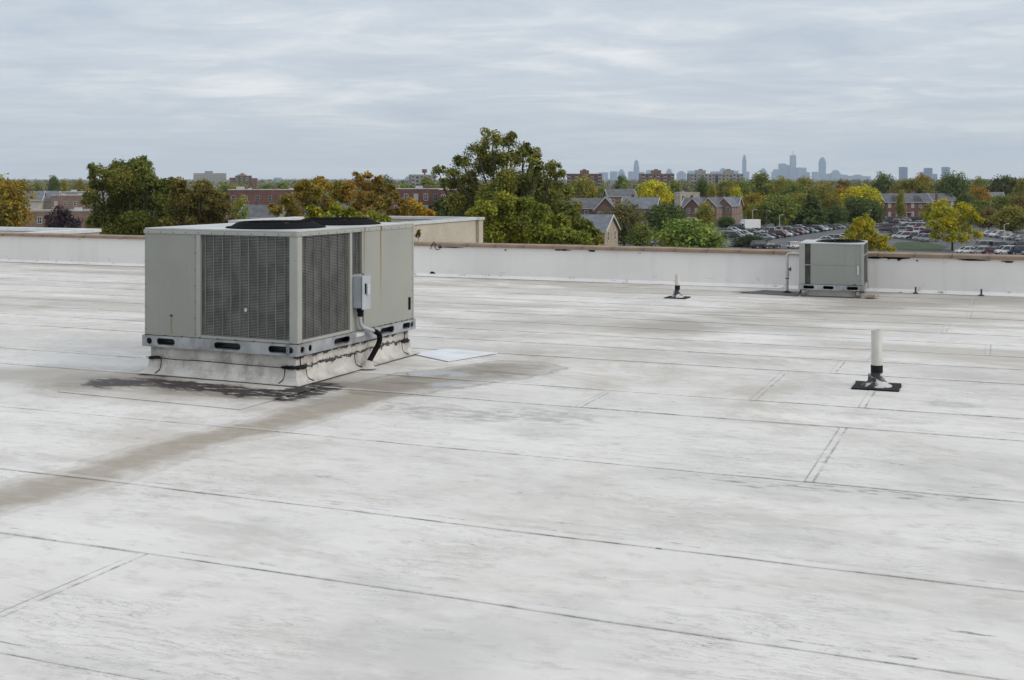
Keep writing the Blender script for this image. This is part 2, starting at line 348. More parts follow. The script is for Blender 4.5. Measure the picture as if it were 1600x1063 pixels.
# patches glued on the sheets
def patch(name, pts, mat, z, th=0.006):
    return MB().prism(pts, 'z', z - th, z).build(name, mat, roof)
M_PATCH = roof_material('patch_coating', seams=False)
ac_c = rooted(464, 605)                     # near bottom corner of the large unit
patch('roof_patch', [rl(640, 553), rl(700, 566), rl(778, 553), rl(700, 546)], simple('new_white_patch', (0.72, 0.73, 0.74), 0.35, var=0.08, dirt=(0.45, 0.43, 0.4)), 0.010, 0.005)
patch('roof_patch', [rl(90, 613), rl(375, 641), rl(520, 600), rl(300, 588), rl(170, 588)], M_PATCH, 0.0065, 0.003)

# ------------------------------------------------------------------ the parapet
par = thing('parapet_wall', 'low white painted parapet with tan clay coping along the roof edge', 'parapet', (0, 0, 0), YAW)
def parapet_mat():
    t = NT('white_parapet_paint', 0.6); xyz = t.sep()
    n = t.noise(0.8, (1, 1, 1), 6); c = t.mix(t.rng(n, 0.3, 0.7), (0.73, 0.705, 0.68), (0.79, 0.765, 0.74))
    c = t.mix(t.math('MULTIPLY', t.rng(t.noise(1.2, (3, 1, 0.25), 6), 0.52, 0.75), 0.25), c, (0.5, 0.5, 0.49))
    dk = t.noise(6, (0.7, 1, 1.6), 7, 0.75)
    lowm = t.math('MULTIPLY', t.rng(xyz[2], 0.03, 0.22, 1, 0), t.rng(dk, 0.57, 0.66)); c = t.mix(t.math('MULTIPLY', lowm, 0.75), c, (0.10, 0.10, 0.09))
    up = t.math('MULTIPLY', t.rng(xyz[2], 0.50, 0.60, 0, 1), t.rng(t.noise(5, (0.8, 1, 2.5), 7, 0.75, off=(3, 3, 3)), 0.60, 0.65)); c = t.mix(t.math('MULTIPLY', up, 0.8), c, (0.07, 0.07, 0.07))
    sp = t.rng(t.noise(11, (1, 1, 1), 3, off=(6, 1, 2)), 0.76, 0.79); c = t.mix(t.math('MULTIPLY', sp, 0.5), c, (0.2, 0.2, 0.2))
    t.color(c).bump(t.noise(3, (1, 1, 1), 5), 0.25, 0.02); return t.m
M_PAR = parapet_mat()
MB().box(EDGE_X0, PAR, -0.01, EDGE_X1, PAR + 0.28, 0.618).build('wall', M_PAR, par)
cant = [(PAR - 0.075, 0.004), (PAR - 0.004, 0.062), (PAR - 0.004, 0.16), (PAR + 0.01, 0.16), (PAR + 0.01, 0.004)]
MB().prism(cant, 'x', EDGE_X0, EDGE_X1).build('base_flashing', M_PAR, par)
def coping_mat():
    t = NT('tan_clay', 0.65); oi = t.N('ShaderNodeObjectInfo')
    n = t.noise(4, (1, 1, 1), 6); c = t.mix(t.rng(n, 0.3, 0.7), (0.185, 0.130, 0.085), (0.285, 0.205, 0.142))
    c = t.mix(t.math('MULTIPLY', oi.outputs['Random'], 0.35), c, (0.30, 0.195, 0.13))
    c = t.mix(t.rng(t.noise(3, (1, 1, 1), 6, off=(4, 2, 1)), 0.62, 0.72), c, (0.16, 0.13, 0.11)); t.color(c).bump(t.noise(20, (1, 1, 1), 4), 0.3, 0.01); return t.m
M_COP = coping_mat()
cop = [(-0.045, 0.0), (-0.045, 0.052), (-0.03, 0.066), (0.15, 0.080), (0.32, 0.066), (0.335, 0.052), (0.335, 0.0)]
tile = MB().prism([(p[0], p[1]) for p in cop], 'x', 0.003, 0.607).mesh('coping_tile', M_COP, 0.004)
n_t = int((EDGE_X1 - EDGE_X0) / 0.61)
for i in range(n_t):
    o = link('coping_tile', tile, par); o.location = (EDGE_X0 + 0.61 * i, PAR + random.uniform(-0.006, 0.006), 0.6175 + random.uniform(0, 0.005)); o.rotation_euler = (random.uniform(-0.006, 0.006), 0, random.uniform(-0.006, 0.006))
M_TAR = simple('black_mastic', (0.014, 0.014, 0.0145), 0.7, var=0.3, bump=0.4); M_TAR.node_tree.nodes['Principled BSDF'].inputs['Specular IOR Level'].default_value = 0.15
def blob(cx, cz, w, h, seed, th=0.012):
    rr = random.Random(seed); n = 14
    return [(cx + w * math.cos(2 * math.pi * k / n) * rr.uniform(0.45, 1.1), cz + h * math.sin(2 * math.pi * k / n) * rr.uniform(0.45, 1.1)) for k in range(n)]
def on_parapet(px, py):
    """x along the parapet face and height of a point seen on that face"""
    d = ((px - 800) / F * ca + sa, -(px - 800) / F * sa + ca); Y = PAR / d[1]; return d[0] * Y, EYE - (py - HZ) / F * Y
for k, (px, py, w, h) in enumerate([(676, 427, .07, .045), (688, 385, .05, .03), (704, 383.4, .28, .012), (880, 390.5, .20, .018), (1365, 401, .25, .02), (1398, 402.4, .30, .03), (1520, 405.5, .30, .016), (790, 391, .03, .02), (1433, 407.5, .03, .015),
                                   (1405, 401.5, .06, .05), (925, 391, .08, .02), (35, 411, .09, .02), (52, 410, .05, .02), (1575, 409, .12, .02)]):
    x, z = on_parapet(px, py); z = min(z, 0.60)
    MB().prism(blob(x, z, w, h, k), 'y', PAR - 0.012, PAR + 0.004).build('mastic_smear', M_TAR, par)
M_RUST = simple('dark_rusty_steel', (0.06, 0.05, 0.045), 0.6, 0.4, var=0.4)
for px, lab in ((1431.5, 'short dark pipe stub at the parapet foot near the small unit'), (1533.5, 'short dark pipe stub at the parapet foot far from the small unit')):
    x, z = on_parapet(px, 455); y = PAR - 0.13
    o = MB().lathe([(0.0, 0.11), (0.016, 0.11), (0.016, 0.02), (0.05, 0.008), (0.05, 0.0)], seg=12).build('pipe_stub', M_RUST)
    o.location = (x * ca - y * sa, x * sa + y * ca, 0.006); tag(o, lab, 'pipe stub', 'pipe stubs at the parapet foot')
# a wire end hooked over the coping
x, z = on_parapet(680, 380)
wire = MB().tube([(x - .08, PAR - .055, .56), (x - .05, PAR - .06, .64), (x, PAR - .052, .715), (x + .03, PAR - .06, .66), (x + .02, PAR - .06, .60), (x + .06, PAR - .055, .55), (x + .13, PAR - .05, .57)], 0.009, 6).build('loose_wire', M_TAR)
wire.rotation_euler = (0, 0, YAW); tag(wire, 'loop of loose black wire hooked over the coping beside the large unit', 'wire')

# ------------------------------------------------------------------ the large rooftop unit
YA = R(-23.9); AW, AL, AB, AT = 1.85, 2.33, 0.292, 1.485
def paint(name, col, rough=0.42):
    t = NT(name, rough); n = t.noise(1.5, (1, 1, 1), 6); z = t.sep()[2]
    c = t.mix(t.rng(n, 0.3, 0.7), tuple(v * 0.93 for v in col), tuple(v * 1.06 for v in col))
    c = t.mix(t.math('MULTIPLY', t.rng(t.noise(2.2, (4, 4, 0.4), 6), 0.52, 0.75), 0.22), c, tuple(v * 0.72 for v in col))
    c = t.mix(t.math('MULTIPLY', t.rng(t.noise(30, (1, 1, 1), 2), 0.70, 0.78), 0.3), c, (0.2, 0.18, 0.15))
    t.color(c).bump(t.noise(1.1, (1, 1, 1), 3), 0.12, 0.03); return t
M_PAINT = paint('grey_green_panel_paint', (0.266, 0.270, 0.240)).m
M_PAINT2 = paint('pale_post_paint', (0.325, 0.328, 0.295)).m
M_GALV = simple('galvanised_steel', (0.33, 0.345, 0.36), 0.45, 0.35, var=0.22, scale=6, dirt=(0.13, 0.085, 0.05), dirt_amt=0.85)
M_BLACK = simple('black_plastic', (0.008, 0.008, 0.009), 0.8, var=0.25); M_BLACK.node_tree.nodes['Principled BSDF'].inputs['Specular IOR Level'].default_value = 0.06
M_COIL = simple('dark_coil', (0.045, 0.045, 0.045), 0.6, 0.2, var=0.35, scale=8, dirt=(0.11, 0.10, 0.09))
M_FIN = simple('coil_guard_wire', (0.20, 0.20, 0.19), 0.5, 0.5, var=0.3, scale=5)
M_BAR = simple('pale_guard_bar', (0.21, 0.21, 0.20), 0.5, 0.3, var=0.2)
M_RUSTSTREAK = simple('rust', (0.22, 0.11, 0.035), 0.8, var=0.4, scale=10)
M_SCREW = simple('screw_heads', (0.10, 0.10, 0.095), 0.5, 0.5)
def top_mat():
    t = NT('pale_cabinet_top', 0.4); n = t.noise(2.5, (1, 1, 1), 6); c = t.mix(t.rng(n, 0.3, 0.7), (0.40, 0.41, 0.395), (0.52, 0.53, 0.515)); t.color(c); return t.m
M_TOP = top_mat()

ac = thing('air_conditioner', 'large grey packaged air conditioner with two black fans on a white curb', 'air conditioner', (ac_c[0], ac_c[1], 0), YA)
def framed_coil(P, face, a0, a1, z0, z1, bars, fins, parent):
    """a recessed coil behind a wire guard; face 'f' is the side y=0, 'r' the side x=0; a runs along the side"""
    def B(mb, u0, u1, d0, d1, w0, w1):
        if face == 'f': mb.box(-u1, -d1, w0, -u0, -d0, w1)
        else: mb.box(d0, u0, w0, d1, u1, w1)
    c = MB(); B(c, a0, a1, -0.075, -0.05, z0, z1); coil = c.build('condenser_coil', M_COIL, parent)
    f = MB(); n = fins
    for i in range(n):
        z = z0 + (z1 - z0) * (i + 0.5) / n; B(f, a0, a1, -0.024, -0.018, z - 0.0036, z + 0.0036)
    o = f.build('guard_wires', M_FIN, parent); o['kind'] = 'stuff'
    for i in range(bars):
        u = a0 + (a1 - a0) * (i + 0.55) / bars; j = random.uniform(-0.004, 0.004)
        bw = 0.0026 if face == 'f' else 0.0012; b = MB(); B(b, u - bw + j, u + bw + j, -0.018, -0.008, z0, z1); b.build('guard_bar', M_BAR, parent)
# carcass: inner dark core so that nothing shows through
MB().box(-AW + .02, .09, AB + .03, -.09, AL - .02, AT - .05).build('inner_casing', M_COIL, ac)
MB().box(-AW, 0, AT - .004, 0, AL, AT + .012).build('top_panel', M_TOP, ac, 0.004)
tb = MB()  # folded rim under the top
tb.box(-AW - .008, -.008, AT - .045, .008, 0.014, AT - .0045).box(-.014, .0145, AT - .045, .008, AL + .008, AT - .0045)
tb.box(-AW - .008, .0145, AT - .045, -AW + .014, AL + .008, AT - .0045).box(-AW + .0145, AL - .014, AT - .045, -.0145, AL + .008, AT - .0045)
tb.build('top_rim', M_PAINT2, ac, 0.003)
zt, zb = AT - .0455, AB + .116
# camera-side face
MB().box(-AW, 0.002, zb, -1.20, .03, zt).build('side_panel', M_PAINT, ac, 0.003)
MB().box(-1.197, -.004, zb, -1.142, .05, zt).build('post', M_PAINT2, ac, 0.004)
MB().box(-.087, -.004, zb, .004, .0875, zt).build('corner_post', M_PAINT2, ac, 0.006)
MB().box(-1.1415, -.002, zb, -.0875, .05, .438).build('sill', M_PAINT2, ac, 0.003)
framed_coil(ac, 'f', .0875, 1.1415, .4385, zt - .001, 10, 66, ac)
# long face
MB().box(-.03, .957, zb, .003, 1.006, zt).build('post', M_PAINT2, ac, 0.004)
MB().box(-.05, .088, zb, .001, .9565, .438).build('sill', M_PAINT2, ac, 0.003)
framed_coil(ac, 'r', .088, .9565, .4385, zt - .001, 6, 66, ac)
MB().box(-.03, 1.0065, zb, -.012, 1.23, 1.0).build('service_panel', M_PAINT, ac, 0.002)
framed_coil(ac, 'r', 1.0065, 1.2, 1.001, zt - .001, 3, 28, ac)
MB().box(-.03, 1.2005, 1.001, .001, 1.231, zt).build('post', M_PAINT2, ac, 0.003)
def rust_panel_mat():
    t = NT('rust_streaked_panel_paint', 0.42); xyz = t.sep(); n = t.noise(1.5, (1, 1, 1), 6); col = (0.290, 0.295, 0.260)
    c = t.mix(t.rng(n, 0.3, 0.7), tuple(v * 0.95 for v in col), tuple(v * 1.05 for v in col))
    w = t.math('ADD', xyz[1], t.math('MULTIPLY', t.math('SUBTRACT', t.noise(6, (1, 1, 1), 4), 0.5), 0.02))
    for y0, wd, z0, am in ((1.585, 0.026, 0.80, 1.0), (1.245, 0.016, 1.05, 0.85)):
        s = t.math('MULTIPLY', t.rng(t.math('ABSOLUTE', t.math('SUBTRACT', w, y0)), 0.002, wd, 1, 0), t.rng(xyz[2], z0 - .35, 1.44, 0, 1))
        c = t.mix(t.math('MULTIPLY', s, am), c, (0.24, 0.125, 0.04))
    t.color(c).bump(t.noise(1.1, (1, 1, 1), 3), 0.12, 0.03); return t.m
MB().box(-.03, 1.2315, zb, .002, AL - .03, zt).build('side_panel', rust_panel_mat(), ac, 0.003)
MB().box(-.05, AL - .0295, zb, .004, AL, zt).build('corner_post', M_PAINT2, ac, 0.004)
MB().box(-AW, .0305, zb, -AW + .03, AL, zt).build('side_panel', M_PAINT, ac, 0.003)
MB().box(-AW + .0305, AL - .03, zb, -.0505, AL, zt).build('side_panel', M_PAINT, ac, 0.003)
MB().box(.002, 2.20, .52, .008, 2.245, .66).build('pull_handle', M_BLACK, ac)
MB().box(.0085, 1.573, zt + .002, .012, 1.597, AT).build('rust_spot', M_RUSTSTREAK, ac); MB().box(.0085, 1.24, zt + .002, .0115, 1.252, AT).build('rust_spot', M_RUSTSTREAK, ac)
# rust run on the front panel
rs = MB().prism([(-1.515, .60), (-1.50, .60), (-1.502, .52), (-1.500, .43), (-1.513, .43), (-1.514, .52)], 'y', -.0005, .0025).build('rust_streak', simple('rust_run', (0.27, 0.21, 0.08), 0.7, var=0.3, scale=12), ac)
MB().box(-1.522, -.004, .605, -1.492, .0015, .625).build('rust_spot', simple('rust_dark', (0.09, 0.045, 0.02), 0.8), ac)
sc = MB()
for z in np.linspace(zb + .03, zt - .03, 7): sc.box(-1.216, -.003, z, -1.208, .0019, z + .008)
for z in np.linspace(zb + .05, zt - .05, 5): sc.box(-AW + .012, -.003, z, -AW + .02, .0019, z + .008)
for x in np.linspace(-AW + .05, -.05, 12): sc.box(x, -.012, AT - .033, x + .009, -.0081, AT - .024)
for y in np.linspace(.05, AL - .05, 15): sc.box(.0081, y, AT - .033, .012, y + .009, AT - .024)
for z in np.linspace(zb + .05, zt - .04, 8): sc.box(.0021, AL - .055, z, .006, AL - .047, z + .008)
for x in np.linspace(-AW + .04, -.06, 9): sc.box(x, -.022, zb - .002, x + .012, -.0045, zb + .008)
for y in np.linspace(1.3, AL - .05, 9): sc.box(.0045, y, zb - .002, .018, y + .012, zb + .008)
o = sc.build('screws', M_SCREW, ac); o['kind'] = 'stuff'
# base rails with lifting slots cut through
def slotted(x0, x1, z0, z1, slots):
    """plate in the x-z plane (facing -y at y=0) with rounded openings; slots: (centre, half width, half height)"""
    mb = MB(); zc = (z0 + z1) / 2; cur = x0; th = 0.012
    def plate(a, b): mb.box(a, 0, z0, b, th, z1)
    for c, hw, hh in sorted(slots):
        a, b = c - hw - .012, c + hw + .012
        if a > cur: plate(cur, a)
        n = 24; inn, out = [], []
        for k in range(n):
            t = 2 * math.pi * (k + 0.5) / n; ct, st = math.cos(t), math.sin(t); r = hh * 0.9
            ex = max(hw - r, 0) * (1 if ct > 0 else -1); ez = max(hh - r, 0) * (1 if st > 0 else -1)
            inn.append((c + ex + min(r, hw) * ct, zc + ez + r * st))
            m = max(abs(ct) / ((b - a) / 2), abs(st) / ((z1 - z0) / 2)); out.append((c + ct / m, zc + st / m))
        vs = [(x, 0, z) for x, z in inn] + [(x, 0, z) for x, z in out] + [(x, th, z) for x, z in inn] + [(x, th, z) for x, z in out]
        fs = []
        for k in range(n):
            j = (k + 1) % n; fs += [(k, n + k, n + j, j), (2 * n + k, 2 * n + j, 3 * n + j, 3 * n + k), (k, j, 2 * n + j, 2 * n + k)]
        mb.add(vs, fs)
        for (u, w) in ((a, z0), (b, z0), (a, z1), (b, z1)):   # fill the four corners of the cell
            co = min(range(n), key=lambda k: (out[k][0] - u) ** 2 + (out[k][1] - w) ** 2)
            nb = sorted(range(n), key=lambda k: (out[k][0] - u) ** 2 + (out[k][1] - w) ** 2)[:2]
            mb.add([(u, 0, w), (out[nb[0]][0], 0, out[nb[0]][1]), (out[nb[1]][0], 0, out[nb[1]][1])], [(0, 1, 2)])
        cur = b
    if cur < x1: plate(cur, x1)
    mb.box(x0, th, z1 - .01, x1, .05, z1).box(x0, th, z0, x1, .05, z0 + .008)
    return mb
def rail(slots, length): return slotted(0, length, 0, .113, slots)
r1 = rail([(.09, .034, .031), (.30, .115, .034), (1.06, .16, .034), (1.66, .115, .034), (1.80, .032, .031)], AW + .03).build('base_rail', M_GALV, ac)
r1.location = (-AW - .015, -.018, AB)
r2 = rail([(.085, .034, .031), (.22, .030, .033), (.80, .15, .034), (1.72, .15, .034), (2.15, .09, .034), (2.28, .028, .033)], AL + .03).build('base_rail', M_GALV, ac)
r2.location = (.018, -.0175, AB); r2.rotation_euler = (0, 0, R(90))
r3 = rail([(.5, .15, .034), (1.4, .15, .034)], AW + .03).build('base_rail', M_GALV, ac); r3.location = (.015, AL + .018, AB); r3.rotation_euler = (0, 0, R(180))
r4 = rail([(.6, .15, .034), (1.8, .15, .034)], AL + .03).build('base_rail', M_GALV, ac); r4.location = (-AW - .018, AL + .0175, AB); r4.rotation_euler = (0, 0, R(-90))
MB().box(-AW + .04, .04, AB + .001, -.04, AL - .04, AB + .02).build('base_pan', M_GALV, ac)
# fans
def fan(cx, cy, r, parent):
    h = MB().lathe([(r * 1.04, 0.0), (r * 1.02, .012), (r * .93, .016), (r * .82, .050), (r * .78, .058), (r * .74, .058), (r * .72, .045), (r * .68, -.02)], (0, 0, 0), 40).build('fan_shroud', M_BLACK, parent)
    h.location = (cx, cy, AT + .0125)
    g = MB()
    for q in (.12, .24, .36, .48, .60, .70): g.tube([(r * q * math.cos(t), r * q * math.sin(t), .061) for t in np.linspace(0, 2 * math.pi, 25)], .003, 4, False)
    for k in range(8): g.tube([(0, 0, .064), (r * .76 * math.cos(k * math.pi / 4), r * .76 * math.sin(k * math.pi / 4), .059)], .004, 4)
    o = g.build('fan_guard', M_BLACK, h); o['kind'] = 'stuff'
    for k in range(4):
        t = k * math.pi / 2; b = MB(); c, s_ = math.cos(t), math.sin(t)
        pts = [(.09, -.05), (r * .62, -.13), (r * .62, .10), (.09, .05)]
        b.add([(x * c - y * s_, x * s_ + y * c, .02 + y * .25) for x, y in pts] + [(x * c - y * s_, x * s_ + y * c, .024 + y * .25) for x, y in pts], [(3, 2, 1, 0), (4, 5, 6, 7), (0, 1, 5, 4), (1, 2, 6, 5), (2, 3, 7, 6), (3, 0, 4, 7)])
        b.build('fan_blade', M_GALV, h)
    MB().lathe([(0, .045), (.09, .045), (.1, .03), (.1, -.03)], seg=16).build('fan_hub', M_BLACK, h)
fan(-.66, .60, .49, ac); fan(-.60, 1.66, .47, ac)
# disconnect switch and whip
M_BOX = simple('pale_blue_grey_steel', (0.40, 0.43, 0.46), 0.45, 0.1, var=0.12, dirt=(0.25, 0.25, 0.25))
db = MB().box(-.0115, 1.03, .655, .10, 1.19, .985).build('disconnect_box', M_BOX, ac, 0.006)
MB().box(.1005, 1.025, .64, .109, 1.195, .99).build('box_cover', M_BOX, db, 0.003)
MB().box(.1095, 1.10, .79, .128, 1.155, .90).build('switch_handle', simple('switch_grey', (0.5, 0.52, 0.55), 0.4), db, 0.004)
MB().box(.1095, 1.075, .80, .113, 1.10, .91).build('handle_slot', M_BLACK, db)
MB().lathe([(.036, 0), (.036, -.04), (.03, -.05), (.03, -.09)], (.045, 1.09, .655), 14).build('conduit_fitting', M_BLACK, ac)
M_CONDUIT = simple('grey_conduit', (0.36, 0.37, 0.37), 0.45, 0.2)
def smooth(pts, n=6):
    out = []; P = [Vector(p) for p in pts]
    for i in range(len(P) - 1):
        a, b, c, d = P[max(i - 1, 0)], P[i], P[i + 1], P[min(i + 2, len(P) - 1)]
        for k in range(n):
            t = k / n; out.append(0.5 * ((2 * b) + (c - a) * t + (2 * a - 5 * b + 4 * c - d) * t * t + (3 * b - a - 3 * c + d) * t ** 3))
    return out + [P[-1]]
MB().tube(smooth([(.045, 1.09, .575), (.045, 1.095, .50), (.055, 1.13, .45), (.08, 1.22, .415), (.095, 1.29, .39)]), .021, 10).build('grey_conduit', M_CONDUIT, ac)
MB().tube(smooth([(.095, 1.28, .395), (.11, 1.36, .35), (.11, 1.37, .27), (.10, 1.28, .17), (.09, 1.20, .09)]), .028, 10).build('black_flexible_conduit', M_BLACK, ac)
MB().prism(blob(.62, .80, .02, .026, 5), 'y', -.014, -.008).build('paper_scrap', simple('paper', (0.5, 0.5, 0.48)), ac).location = (-1.21, 0, -.09)
MB().box(.0185, 1.055, AB + .06, .021, 1.22, AB + .10).build('rating_label', simple('label_white', (0.55, 0.56, 0.55)), ac)

# the curb under it
def curb_mat(name, k):
    t = NT(name, 0.55); n = t.noise(3.5, (1, 1, 1), 7, 0.65); xyz = t.sep()
    c = t.mix(t.rng(n, 0.3, 0.7), (0.41, 0.39, 0.355), (0.60, 0.575, 0.535))
    c = t.mix(t.math('MULTIPLY', t.rng(t.noise(4, (1.1, 1.1, 0.8), 8, 0.72), 0.47, 0.66), 0.75), c, (0.27, 0.25, 0.22))
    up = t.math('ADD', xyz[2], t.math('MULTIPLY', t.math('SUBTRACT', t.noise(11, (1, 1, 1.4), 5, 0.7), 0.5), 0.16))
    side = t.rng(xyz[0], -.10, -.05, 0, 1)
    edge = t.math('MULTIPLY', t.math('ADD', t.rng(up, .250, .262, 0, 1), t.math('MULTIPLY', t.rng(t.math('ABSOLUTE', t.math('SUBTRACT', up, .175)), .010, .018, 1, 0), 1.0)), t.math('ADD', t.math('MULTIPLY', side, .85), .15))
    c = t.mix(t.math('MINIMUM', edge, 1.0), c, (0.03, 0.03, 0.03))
    t.color(c).bump(t.noise(9, (1, 1, 1), 5), 0.4, 0.02); return t.m
M_CURB = curb_mat('curb_coating', 0)
curb = thing('roof_curb', 'white coated curb with black mastic joints under the large unit', 'roof curb', (ac_c[0], ac_c[1], 0), YA)
IN = .045
MB().box(-AW + IN, IN, .0, -IN, AL - IN, AB - .003).build('upper_band', M_CURB, curb)
def skirt(inset, prof, name, mat):
    """profile (outward offset, height) run round the curb's four sides"""
    base = [(-AW + inset, inset), (-inset, inset), (-inset, AL - inset), (-AW + inset, AL - inset)]; dirs = [(-1, -1), (1, -1), (1, 1), (-1, 1)]
    vs, fs = [], []
    for off, z in prof:
        for (x, y), (dx, dy) in zip(base, dirs): vs.append((x + dx * off, y + dy * off, z))
    for i in range(len(prof) - 1):
        for k in range(4): fs.append((4 * i + k, 4 * i + (k + 1) % 4, 4 * i + 4 + (k + 1) % 4, 4 * i + 4 + k))
    mb = MB(); mb.add(vs, fs); return mb.build(name, mat, curb, 0.0)
skirt(IN, [(.10, .016), (.10, .022), (.075, .028), (.045, .045), (.026, .075), (.016, .12), (.012, .168), (.0, .172)], 'flashing', M_CURB)
for k, (x, y, ax) in enumerate([(-.10, IN - .014, 'y'), (-AW + .10, IN - .014, 'y'), (-.12, IN - .014, 'y')]):
    MB().prism(blob(x, .175, .09 if k != 1 else .10, .022, 20 + k), ax, y - .016, y + .02).build('mastic_joint', M_TAR, curb)
for k, y in enumerate([.12, AL - .14]):
    MB().prism(blob(y, .172, .11, .024, 30 + k), 'x', -IN - .01, -IN + .032).build('mastic_joint', M_TAR, curb)
    MB().box(-IN + .001, y - .005, .18, -IN + .006, y + .006, .287).build('mastic_joint', M_TAR, curb)
MB().tube(smooth([(-AW + .12 + .16 * k, IN - .0135, .171 + random.uniform(-.004, .004)) for k in range(11)], 3), .0035, 5).build('mastic_bead', M_TAR, curb)
for x in (-.16, -AW + .19):
    MB().tube(smooth([(x, IN - .014, .165), (x, IN - .018, .11), (x - .005, IN - .035, .06), (x - .02, IN - .09, .03)], 4), .005, 5).build('mastic_bead', M_TAR, curb)
for y in (.20, 1.10, AL - .22):
    MB().tube(smooth([(-IN + .014, y, .165), (-IN + .018, y, .11), (-IN + .035, y + .005, .06), (-IN + .09, y + .03, .03)], 4), .005, 5).build('mastic_bead', M_TAR, curb)
MB().lathe([(.0, .10), (.04, .09), (.055, .06), (.07, .03), (.10, .017)], (.075, 1.19, 0), 16).build('conduit_boot', M_CURB, curb)

# ------------------------------------------------------------------ the small unit by the parapet
YB = R(-20); BW, BL, BB, BT = 1.05, 1.08, .125, .915
bx, by = rooted(1349.5, 467.2)
ac2 = thing('air_conditioner', 'small grey air conditioner standing on low feet beside the parapet', 'air conditioner', (bx, by, 0), YB)
M_P3 = paint('small_unit_paint', (0.265, 0.275, 0.25)).m
MB().box(-BW + .03, .06, BB + .05, -.06, BL - .03, BT - .02).build('inner_casing', M_COIL, ac2)
MB().box(-BW - .006, -.006, BT - .02, .006, BL + .006, BT).build('top_panel', M_TOP, ac2, 0.006)
MB().box(-BW, 0, BB + .095, -.935 - .02, .03, BT - .0205).build('post', M_PAINT2, ac2)
MB().box(-.955, .02, BB + .095, -.862, .025, .535).build('coil_opening', M_COIL, ac2); MB().box(-.955, .02, .5505, -.862, .025, BT - .0205).build('coil_opening', M_COIL, ac2)
MB().box(-.955, -.002, .5355, -.862, .02, .550).build('crossbar', M_PAINT2, ac2)
MB().box(-.8615, 0.001, .5435, -.125, .03, BT - .0205).build('front_panel', M_P3, ac2, 0.003); MB().box(-.8615, 0.001, BB + .095, -.125, .03, .5425).build('front_panel', M_P3, ac2, 0.003)
MB().box(-.1245, .006, BB + .095, -.04, .03, BT - .0205).build('service_strip', M_P3, ac2)
MB().box(-.0395, -.003, BB + .095, .002, .04, BT - .0205).build('corner_post', M_PAINT2, ac2)
MB().box(-.02, .0405, BB + .095, -.012, BL - .04, BT - .0205).build('coil_opening', M_COIL, ac2)
for y in np.linspace(.12, BL - .1, 9): MB().box(-.0119, y, BB + .095, -.006, y + .008, BT - .0205).build('guard_bar', M_BAR, ac2)
MB().box(-.0119, .0405, .70, .001, BL - .04, .714).build('crossbar', M_PAINT2, ac2)
MB().box(-.03, BL - .0395, BB + .095, .002, BL, BT - .0205).build('corner_post', M_PAINT2, ac2)
MB().box(-.17, -.004, BB + .10, -.128, .0005, .235).build('pull_handle', M_BLACK, ac2)
MB().box(-.105, -.006, .40, -.075, .0055, .54).build('rating_label', simple('label_blue_white', (0.5, 0.55, 0.62)), ac2)
rr = slotted(0, BW + .02, 0, .09, [(.17, .09, .028), (.49, .085, .028), (.88, .09, .028)]).build('base_rail', M_GALV, ac2); rr.location = (-BW - .01, -.014, BB)
rr = slotted(0, BL + .02, 0, .09, [(.2, .08, .028), (.85, .08, .028)]).build('base_rail', M_GALV, ac2); rr.location = (.014, -.0135, BB); rr.rotation_euler = (0, 0, R(90))
MB().box(-BW, BL - .03, BB, -.031, BL, BT - .0205).box(-BW, .0305, BB, -BW + .03, BL - .0305, BT - .0205).build('side_panel', M_P3, ac2)
MB().box(-BW + .03, .04, BB, -.03, BL - .04, BB + .015).build('base_pan', M_GALV, ac2)
h = MB().lathe([(.42, 0), (.40, .008), (.34, .018), (.33, .020), (.31, .012)], seg=32).build('fan_shroud', M_BLACK, ac2); h.location = (-.42, .58, BT + .0005)
g = MB()
for q in (.08, .16, .24, .32): g.tube([(q * math.cos(t), q * math.sin(t), .022) for t in np.linspace(0, 2 * math.pi, 21)], .003, 4, False)
o = g.build('fan_guard', M_BLACK, h); o['kind'] = 'stuff'
M_FOOT = simple('foot_steel', (0.12, 0.12, 0.12), 0.5, 0.4, var=0.4)
for x, y in ((-BW + .06, .02), (-.10, .02), (-BW + .06, BL - .10), (-.10, BL - .10)):
    MB().box(x - .04, y, .012, x + .05, y + .08, .03).box(x - .035, y + .01, .03, x - .025, y + .07, BB - .02).box(x + .035, y + .01, .03, x + .045, y + .07, BB - .02).box(x - .04, y, BB - .02, x + .05, y + .08, BB - .001).build('foot', M_FOOT, ac2)
MB().box(-BW + .12, .12, .013, -.14, BL - .12, BB - .0025).build('stand', simple('stand_white', (0.5, 0.49, 0.47), 0.7, dirt=(0.2, 0.19, 0.17)), ac2)
sb = MB().prism([(-.02, .0), (.16, -.02), (.22, .10), (.20, .20), (.02, .22)], 'z', .012, .055).build('sand_bag', simple('burlap', (0.36, 0.29, 0.24), 0.9, var=0.2, scale=20, bump=0.4), None, 0.015)
sb.location = (bx + .03, by - .02, 0); sb.rotation_euler = (R(0), R(-6), YB); tag(sb, 'tan sandbag lying against the foot of the small unit', 'sandbag')
